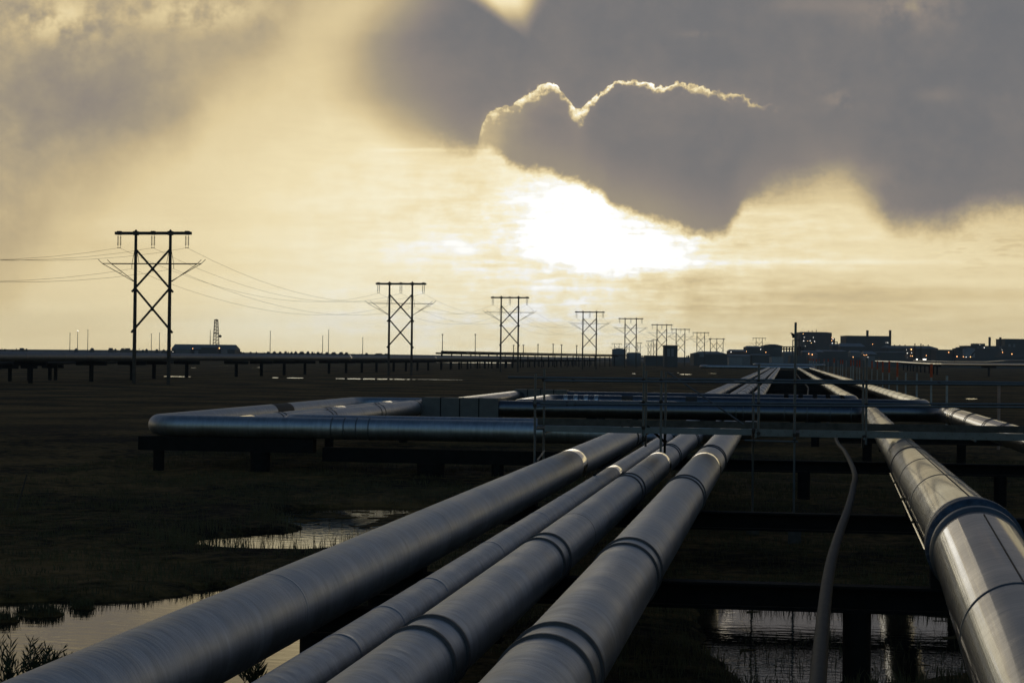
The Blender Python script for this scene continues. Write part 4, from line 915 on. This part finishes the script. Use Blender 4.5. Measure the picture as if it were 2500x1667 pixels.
# left shed, lattice mast and light masts
ls = shed('storage_shed', 'long low shed with pale doors behind the nearest power tower', 'shed', 419, 573, 853, 1100, 22, 'wall_dark', 'wall_mid', 12.5, (0, 3.5), 'buildings on the left horizon')
on(ls, 'door', 540, 555, 852, 863, 'wall_pale'); on(ls, 'door', 475, 484, 855.5, 863.5, 'wall_pale'); on(ls, 'door', 498, 511, 851, 857, 'wall_pale'); on(ls, 'lean_to', 432, 468, 853, 863, 'wall_mid', 5)
on(ls, 'annex', 496, 536, 848, 866, 'wall_dark', 7); lamps(ls, [(476, 850.8, O_), (540.5, 850, O_, 1.7), (423, 850.5, O_), (428, 858.5, 'lamp_white', .6)], -7.6)
def lattice(px, w0, w1, pt, d, label):
    a = at_d(px, pt, d); h_ = a.z; root = empty('radio_mast', (a.x, a.y, 0), label, 'mast', None, PSI); u = d/FPX; A0, A1 = w0*u/2, w1*u/2; b = MB(); n = 12
    for sx_ in (-1, 1):
        for sy in (-1, 1): b.bar((sx_*A0, sy*A0, 0), (sx_*A1, sy*A1, h_), .32, .32)
    for i in range(1, n+1):
        q = A0+(A1-A0)*i/n; z = h_*i/n; th = .25 if i % 4 else .8
        for s in (-1, 1): b.bar((-q, s*q, z), (q, s*q, z), th*.5, th); b.bar((s*q, -q, z), (s*q, q, z), th*.5, th)
        q0 = A0+(A1-A0)*(i-1)/n; z0 = h_*(i-1)/n
        for s in (-1, 1): b.bar((-q0, s*q0, z0), (q, s*q, z), .14, .14)
    b.build('lattice', 'steel_rust', root); b = MB(); b.tube((0, 0, 0), (0, 0, h_*1.03), .3, 6); b.build('ladder', 'steel_rust', root)
    b = MB(); b.lathe((A0*.75+1.0, 0, h_*.56), [(.3, 0), (1.2, .6), (1.2, 1.4), (.3, 2)], 12); b.build('dish', 'steel_rust', root)
lattice(528, 17, 7.5, 781.5, 1300, 'square lattice radio mast with a dish behind the left shed')
def mast(px, pt, d, wpx, label, lit=None, grp='tall light masts on the left horizon', head=2.6):
    a = at_d(px, pt, d); r = wpx*d/FPX/2; root = empty('light_mast', (a.x, a.y, 0), label, 'light mast', grp, PSI); b = MB(); b.sweep([(0, 0, 0), (0, 0, a.z)], [r*1.25, r*.8], 8); b.build('pole', 'pole_wood', root)
    hw = head*d/FPX/2; b = MB(); b.box((0, -.2, a.z), (hw*2, .7, hw*.9)); b.build('lamp_head', lit or 'steel_dark', root)
for px, pt, lit, lb in ((171, 813.3, None, 'shortest of the three light masts at the far left'), (189.8, 807.5, 'lamp_white', 'glowing middle one of the three light masts at the far left'), (214.7, 805.6, None, 'tallest of the three light masts at the far left'), (369.8, 815, None, 'left light mast seen between the legs of the nearest tower'), (389.6, 813, None, 'right light mast seen between the legs of the nearest tower'), (660, 808.5, None, 'lone light mast right of the long left shed'), (788, 820.7, None, 'shorter light mast of the close pair left of the second tower'), (802.6, 806, None, 'taller light mast of the close pair left of the second tower'), (885.8, 824.3, None, 'light mast just left of the second tower')):
    mast(px, pt, 2000, 1.5, lb, lit)
b = MB(); a = at_d(513.5, 805.5, 1250); b.sweep([(a.x, a.y, 0), (a.x, a.y, a.z)], [.5, .15], 6); tag(b.build('flag_pole', 'steel_rust'), 'plain thin pole standing left of the lattice radio mast', 'pole')
for px, pt, d, lb in ((1080.4, 816.5, 640, 'left lamp post at the end of the thin high pipeline'), (1160.6, 816.3, 680, 'right lamp post above the thin high pipeline'), (1254, 843, 900, 'short lamp post directly behind the third tower'), (1277.8, 842.6, 900, 'short lamp post right of the third tower'), (1313.6, 841, 900, 'short lamp post between the third and fourth towers, left of two'), (1350.6, 840.3, 900, 'thickest short lamp post midway between third and fourth towers'), (1371, 842, 900, 'short thin lamp post midway to the fourth tower'), (1408, 844, 900, 'short lamp post left of the fourth tower')):
    mast(px, pt, d, 2.2 if d > 800 else 1.9, lb, None, 'lamp posts by the thin high pipeline', 4.4)
# jumble of low equipment on the left skyline
def equip_proto(kind):
    b = MB()
    if kind == 0: b.box((0, 0, 1.5), (9, 5, 3)); b.box((-2, 0, 3.3), (4, 4, .8)); b.box((3, 0, 3.2), (1.2, 2, .5))
    elif kind == 1: b.prism([(-5, 0), (5, 0), (5, 2.2), (2, 3.8), (-2, 3.8), (-5, 2.4)], -3, 3)
    elif kind == 2: b.box((0, 0, 1.2), (12, 3, 2.4)); b.box((4.6, 0, 2.8), (2.4, 2.6, 1.0)); b.box((-3, 0, 2.7), (3, 2, .8)); b.box((0, 0, 3.0), (.5, .5, 1.8))
    else: b.lathe((0, 0, 0), [(3.4, 0), (3.6, 1.5), (2.6, 3.0), (.5, 3.6)], 12)
    return b.build('equipment_block', 'equipment_dark')
EQ = [equip_proto(k) for k in range(4)]; first = [True]*4; r = random.Random(5)
EL = [(5, 849, 20), (40, 850, 30), (58, 849.6, 20), (186, 850, 11), (225, 849.6, 12), (275, 849.5, 20), (300, 850, 14), (317, 850, 24), (340, 850.5, 24), (358, 851, 10), (383, 852.5, 10), (400, 852.8, 14), (412, 854, 10), (578, 855.5, 10), (590, 858, 14), (612, 858.6, 8), (626, 858.4, 8), (642, 857.5, 10), (655, 858, 10), (670, 857.2, 12), (684, 858.2, 10), (700, 857.6, 12), (712, 858.6, 8), (722, 857.2, 10), (737, 858.0, 16), (752, 857.6, 10), (765, 858.6, 10), (780, 859, 14), (798, 859.4, 10), (815, 859.6, 16), (833, 859.4, 14), (846, 860, 12), (862, 861.2, 10), (878, 861, 12), (895, 861.5, 10), (925, 862.4, 30), (945, 863, 22)]
for i, (px, pt, wpx) in enumerate(EL):
    k = r.randrange(4); o = EQ[k] if first[k] else EQ[k].copy()
    if not first[k]: COL.objects.link(o)
    first[k] = False; d = 1900; a = at_d(px, pt, d); w = wpx*d/FPX; wn = (9, 10, 12, 7.2)[k]; hn = (3.7, 3.8, 3.9, 3.6)[k]
    o.location = (a.x, a.y, 0); o.rotation_euler.z = PSI; o.scale = (w/wn, w/wn, a.z/hn); tag(o, 'low dark equipment block in the jumble along the left skyline', 'equipment', 'equipment along the left skyline')
# long low gravel berms that make the far skyline
def berm(px0, px1, pt0, pt1, d, m='gravel'):
    a, b_ = at_d(px0, pt0, d), at_d(px1, pt1, d); v = (b_-a); v.z = 0; v.normalize(); n_ = Vector((-v.y, v.x, 0)); bb = MB(); vs = []
    for p in (a, b_): vs += [Vector((p.x, p.y, -1))-n_*30, Vector((p.x, p.y, p.z)), Vector((p.x, p.y, p.z))+n_*40, Vector((p.x, p.y, -1))+n_*80]
    bb.add(vs, [(0, 1, 5, 4), (1, 2, 6, 5), (2, 3, 7, 6), (0, 3, 2, 1), (4, 5, 6, 7)]); tag(bb.build('gravel_road', m), kind='structure')
berm(-200, 420, 851.0, 855.5, 2600); berm(560, 960, 859.8, 865.3, 2400); berm(940, 1500, 865, 873, 3000); berm(1560, 2650, 870.5, 883, 2300)
# middle group
def tank(label, px0, px1, pt, pe, d, m, grp='tanks on the horizon', seam=True):
    a, b_ = at_d(px0, pe, d), at_d(px1, pe, d); r = (b_-a).length/2; c = (a+b_)/2; t = at_d((px0+px1)/2, pt, d).z; h_ = (a.z+b_.z)/2
    root = empty('storage_tank', (c.x, c.y, 0), label, 'tank', grp, PSI); b = MB(); b.lathe((0, r, -.5), [(r, 0), (r, h_+.5)], 36); b.build('shell', m, root)
    b = MB(); b.lathe((0, r, h_+.003), [(r*1.01, 0), (r*.8, (t-h_)*.55), (r*.35, (t-h_)*.93), (.05, t-h_)], 36); b.build('roof', m, root); root['d'] = d; return root
tank('upright dark tank with a shallow roof between the fourth and fifth towers', 1495, 1529, 850, 853.5, 1000, 'wall_mid'); tank('low wide domed tank behind the fifth tower', 1531, 1566.5, 860, 862.5, 1020, 'wall_mid')
bk = shed('plant_block', 'upright block with two pale tall doors among the small towers', 'industrial building', 1622.5, 1654.5, 844, 960, 10, 'wall_dark', 'wall_mid'); on(bk, 'door', 1629, 1635.5, 851, 870, 'wall_pale'); on(bk, 'door', 1639, 1645, 851, 870, 'wall_pale')
shed('plant_block', 'low flat block left of the block with two pale doors', 'industrial building', 1576, 1622, 867.6, 1100, 14, 'wall_dark')
hs_ = shed('hipped_shed', 'low hipped-roof shed below the three-pole tower', 'shed', 1694, 1776, 864, 1200, 26, 'wall_dark', 'wall_mid', 6.5, (20, 18)); on(hs_, 'door', 1708, 1719, 862, 871, 'wall_pale')
on(hs_, 'vent', 1675.5, 1678, 868.6, 873, 'equipment_dark'); on(hs_, 'vent', 1679, 1683, 867.6, 873, 'equipment_dark')
s_ = shed('plant_block', 'brown-walled block with a pale roof edge at the left end of the plant', 'industrial building', 1780, 1823, 857.5, 1400, 16, 'wall_brown', 'roof_metal', 4.5, (3, 1)); lamps(s_, [(1784.6, 859), (1822.4, 857.6, O_)])
s_ = shed('plant_block', 'rounded-roof block behind the lone small tower', 'industrial building', 1822, 1864, 848, 1430, 18, 'wall_dark', 'roof_metal', 3.8, (5, 9)); lamps(s_, [(1857, 852.8)])
s_ = shed('plant_block', 'block with a humped roof left of the bird pole', 'industrial building', 1865, 1910, 844, 1450, 18, 'wall_dark', 'wall_dark', 4.0, (17, 13)); lamps(s_, [(1869.5, 860, O_), (1910.5, 857.6, 'lamp_white', .7)]); on(s_, 'window', 1890, 1904, 849.5, 852.5, 'wall_mid')
def rack(px0, px1, pt, pb, d, label):
    a, b_ = at_d(px0, pt, d), at_d(px1, pt, d); w = (b_-a).length; c = (a+b_)/2; zb2 = at_d(px0, pb, d).z; root = empty('pipe_rack', (c.x, c.y, 0), label, 'pipe rack', None, PSI)
    b = MB(); b.box((0, 2, c.z-.3), (w, 4, .8)); b.build('top_deck', 'steel_dark', root); b = MB(); b.box((0, 2, zb2-.4), (w, 4, .8)); b.build('lower_deck', 'steel_dark', root); n = 9
    for i in range(n): b = MB(); b.box((-w/2+w*i/(n-1), 2, c.z/2-.5), (.7, 3.6, c.z-.5)); b.build('post', 'steel_dark', root)
rack(1908, 1962, 845.8, 850.5, 1480, 'open pipe rack with gaps of sky, behind the bird pole')
for j, (px0, px1, pt, d, m, rf, lb) in enumerate(((1776, 1832, 868.5, 1300, 'wall_mid', 'roof_metal', 'pale low shed at the foot of the brown-walled block'), (1780, 1812, 872.5, 1250, 'wall_pale', None, 'small pale cabin at the left foot of the plant'), (1836, 1880, 867, 1300, 'wall_dark', 'wall_mid', 'dark low shed below the rounded-roof block'), (1884, 1912, 871, 1250, 'wall_pale', None, 'small pale cabin below the humped roof'), (1914, 1942, 861, 1350, 'wall_mid', 'roof_metal', 'shed with a pale sloping roof left of the bird pole base'), (1930, 1968, 867.5, 1300, 'wall_dark', None, 'dark low block at the foot of the bird pole'), (1960, 2010, 859, 1380, 'wall_dark', 'roof_metal', 'low shed with a pale roof below the tall dark block'), (1976, 1996, 863.5, 1300, 'wall_mid', 'roof_metal', 'tiny lit hut below the tall dark block'))):
    s_ = shed('low_shed', lb, 'shed', px0, px1, pt, d, 12, m, rf, 3 if rf else 0, (1, 1))
    if j == 7: lamps(s_, [(1974, 863.5, O_), (1982.5, 865.2, O_, 1.3)])
# tall blocks
t1 = shed('process_building', 'tallest dark block dotted with lamps, right of the bird pole', 'industrial building', 1954, 2031, 812, 1600, 30, 'wall_dark', 'wall_dark', 2.2, (7, 6))
on(t1, 'side_tower', 2031.5, 2038.6, 825.5, 885, 'wall_dark', 8, 9); on(t1, 'lower_block', 1952, 1962, 829, 885, 'wall_dark', 6)
for px, pt, w in ((1980.5, 806.5, 1.8), (1989.8, 805.5, 1.8), (2000, 804, 1.6)): stack(t1, px, w, pt, 812, nm='roof_vent', y=15)
lamps(t1, [(1958.2, 815.2, O_), (1960.6, 823.6, 'lamp_white', .7), (1982.5, 824, 'lamp_white', .6), (1959.5, 832.2), (1968.5, 832.2, O_, .8), (1974.7, 832.2), (1985.6, 833.5), (1977.6, 837.2, O_), (2027.5, 824.5, O_), (2030.5, 828), (2027.6, 831.5, O_), (2028.6, 837.8), (1963.4, 844.4, 'lamp_white', .6)], -6.6)
b2 = shed('process_building', 'wide dark block with two roof chimneys, right of the tallest one', 'industrial building', 2066.5, 2172, 820.6, 1620, 30, 'wall_dark', 'wall_dark')
stack(b2, 2122, 6.2, 806, 826, y=8); stack(b2, 2174.4, 6.0, 806, 880, y=2, nm='stack'); stack(b2, 2075, 3, 819, 822, nm='roof_vent'); lamps(b2, [(2130, 840.2, O_, .8), (2167.2, 836.2), (2163, 836.2, 'lamp_white', .6)])
for px0, px1, pt, d, m, rf, rise, lb in ((2032, 2060, 843, 1560, 'wall_dark', 'roof_metal', 4, 'pale-roofed shed stepping down right of the tallest block'), (2052, 2112, 846, 1540, 'wall_dark', 'roof_metal', 8, 'broad pale roof in front of the wide chimney block'), (1996, 2066, 857, 1480, 'wall_dark', 'roof_metal', 2.5, 'long low shed with a blue-grey roof under the tallest block'), (2078, 2105, 860.5, 1440, 'wall_mid', 'roof_metal', 4.5, 'small shed with a bright roof below the chimney block'), (2110, 2140, 864.5, 1400, 'wall_dark', 'roof_metal', 7.5, 'shed with one steep pale roof slope before the dark block'), (2140, 2212, 860, 1450, 'wall_dark', 'wall_mid', 2, 'long dark shed in front of the vented hall'), (2108, 2136, 869, 1330, 'wall_mid', None, 0, 'pale cabin with a row of red lamps'), (2000, 2040, 866, 1380, 'wall_dark', None, 0, 'dark low block beneath the long blue-grey roof'), (2040, 2100, 871, 1340, 'wall_dark', None, 0, 'dark low block left of the pale lamp-lit cabin')):
    s_ = shed('low_shed', lb, 'shed', px0, px1, pt, d, 14, m, rf, rise, (1, 6))
    if 'red lamps' in lb: lamps(s_, [(2108.5, 866.6, O_, .7), (2111.5, 866.6, O_, .7), (2115.6, 866.5, O_), (2118.5, 871.8, 'lamp_white', .7), (2082.4, 871.7, O_)])
hall = shed('vented_hall', 'long hall with a row of roof vents and two slim stacks', 'industrial building', 2168, 2290.5, 850, 1560, 34, 'wall_dark', 'wall_mid', 6.5, (2, 10))
for px in (2180, 2193, 2206, 2219, 2263, 2276): stack(hall, px, 2.4, 841.2, 846, m='steel_dark', nm='roof_vent', y=15, tip=True)
for px in (2232.8, 2247.5): stack(hall, px, 2.4, 838.6, 872, m='steel_dark', nm='stack', y=-1.5)
lamps(hall, [(2224.3, 853, O_, 1.8), (2212.8, 853.6, 'lamp_white', .7), (2214.5, 861.8), (2225.4, 861.2, 'lamp_white', .8), (2222.4, 868.8, O_, .8), (2226.8, 868.8, O_), (2211, 868.2, O_, .8), (2209.8, 871.5, O_, .7), (2261.2, 867.7, O_), (2288.4, 867.7), (2214, 872.5, 'lamp_white', .6)])
on(hall, 'lit_windows', 2253, 2261, 876.2, 878, 'lamp_white'); on(hall, 'lit_windows', 2237, 2240, 876.4, 878, 'lamp_white')
s_ = shed('plant_block', 'low link block between the vented hall and the white tank', 'industrial building', 2286, 2346, 854.3, 1540, 20, 'wall_dark', 'wall_mid'); lamps(s_, [(2315.6, 860, O_, 1.3)])
s_ = shed('plant_block', 'stepped low block left of the white tank', 'industrial building', 2336, 2346, 851, 1530, 16, 'wall_dark', 'wall_dark', 1.6, (2, 0)); s_ = shed('plant_block', 'upper step of the block behind the white tank', 'industrial building', 2346, 2364, 848.2, 1530, 18, 'wall_dark', 'wall_mid')
lg = shed('process_building', 'long block with a low roof hump and two pale chimneys at the right', 'industrial building', 2362, 2458, 845, 1550, 28, 'wall_dark', 'wall_mid')
on(lg, 'roof_hump', 2380, 2408, 838.3, 845.4, 'wall_dark', 10, 14); stack(lg, 2420.8, 5.8, 822.6, 846, 'stack_metal', y=6); stack(lg, 2447, 5.6, 823.2, 846, 'stack_metal', y=6)
for px in (2388, 2397, 2407, 2415.5, 2424.5, 2442): on(lg, 'window', px-2.6, px+2.6, 847.2, 849.6, 'wall_pale')
lamps(lg, [(2402.4, 848.4), (2446.8, 860, O_), (2446, 854.6, 'lamp_white', .6), (2438, 874.5, O_), (2447.6, 874.8, O_), (2460, 875.4, O_), (2470, 864, O_, 1.3), (2391.4, 841.2, 'lamp_white', .6)])
rb = shed('process_building', 'flat dark block cut off by the right edge of the view', 'industrial building', 2453.5, 2560, 828.4, 1600, 30, 'wall_dark', 'wall_dark'); on(rb, 'door', 2462, 2467, 840, 846, 'wall_pale'); on(rb, 'door', 2474, 2478, 840, 847, 'wall_pale')
wt = tank('pale round tank in front of the long block at the right', 2354.5, 2383.6, 849.2, 852, 1440, 'wall_pale')
def stair(root, px0, py0, px1, py1):
    d = root['d']; c = Vector(root.location); Rm = Matrix.Rotation(-PSI, 3, 'Z'); a, b_ = Rm @ (at_d(px0, py0, d)-c), Rm @ (at_d(px1, py1, d)-c); b = MB(); b.bar((a.x, -.6, a.z), (b_.x, 1.2, b_.z), .6, .7); b.build('stair', 'steel_dark', root)
stair(wt, 2371, 868, 2382, 857)
fr = shed('low_shed', 'long low fence-like block at the foot of the pale tank', 'shed', 2340, 2460, 872.4, 1380, 8, 'wall_dark'); lamps(fr, [(2335.6, 870.2, O_, 1.4), (2351.2, 870.8, O_, 1.2), (2358, 871.2), (2368.4, 871, O_, 1.2)], -1)
shed('low_shed', 'dark low block at the foot of the right edge block', 'shed', 2440, 2560, 869, 1400, 12, 'wall_dark', 'wall_mid')
shed('low_shed', 'dark low block below the vented hall beside the lit windows', 'shed', 2150, 2210, 872, 1350, 10, 'wall_dark')
# distant switchyard posts beside the pole
def gantry(px0, px1, pt, d, label):
    a, b_ = at_d(px0, pt, d), at_d(px1, pt, d); c = (a+b_)/2; w = (b_-a).length; root = empty('gantry', (c.x, c.y, 0), label, 'gantry', None, PSI); b = MB(); b.box((0, 0, c.z), (w, .5, .7)); b.build('beam', 'steel_rust', root)
    for x in (-w*.45, w*.45): b = MB(); b.box((x, .6, c.z/2), (.6, .6, c.z)); b.build('post', 'steel_rust', root)
    for s in (-1, 1): b = MB(); b.bar((-w*.45*s, .2, c.z*.55), (w*.45*s, .2, c.z*.8), .3, .3); b.build('brace', 'steel_rust', root)
gantry(1935, 1953, 830.5, 1300, 'steel gantry frame left of the tallest dark block'); gantry(2036, 2045, 834.5, 1500, 'small gantry at the right side of the tallest block')

# ------------------------------------------------------------------ thin evening haze over the plain
b = MB(); b.box((0, 1080, 24), (4400, 2440, 50)); hz_o = b.build('haze', 'wire'); hz_o.data.materials.clear()
hm = bpy.data.materials.new('evening_haze'); hm.use_nodes = True; nt = hm.node_tree; nt.nodes.clear()
vo = nt.nodes.new('ShaderNodeVolumePrincipled'); vo.inputs['Color'].default_value = (.86, .87, .90, 1); vo.inputs['Density'].default_value = .00012; vo.inputs['Anisotropy'].default_value = .0
ou = nt.nodes.new('ShaderNodeOutputMaterial'); nt.links.new(vo.outputs[0], ou.inputs['Volume']); hz_o.data.materials.append(hm); tag(hz_o, kind='stuff')
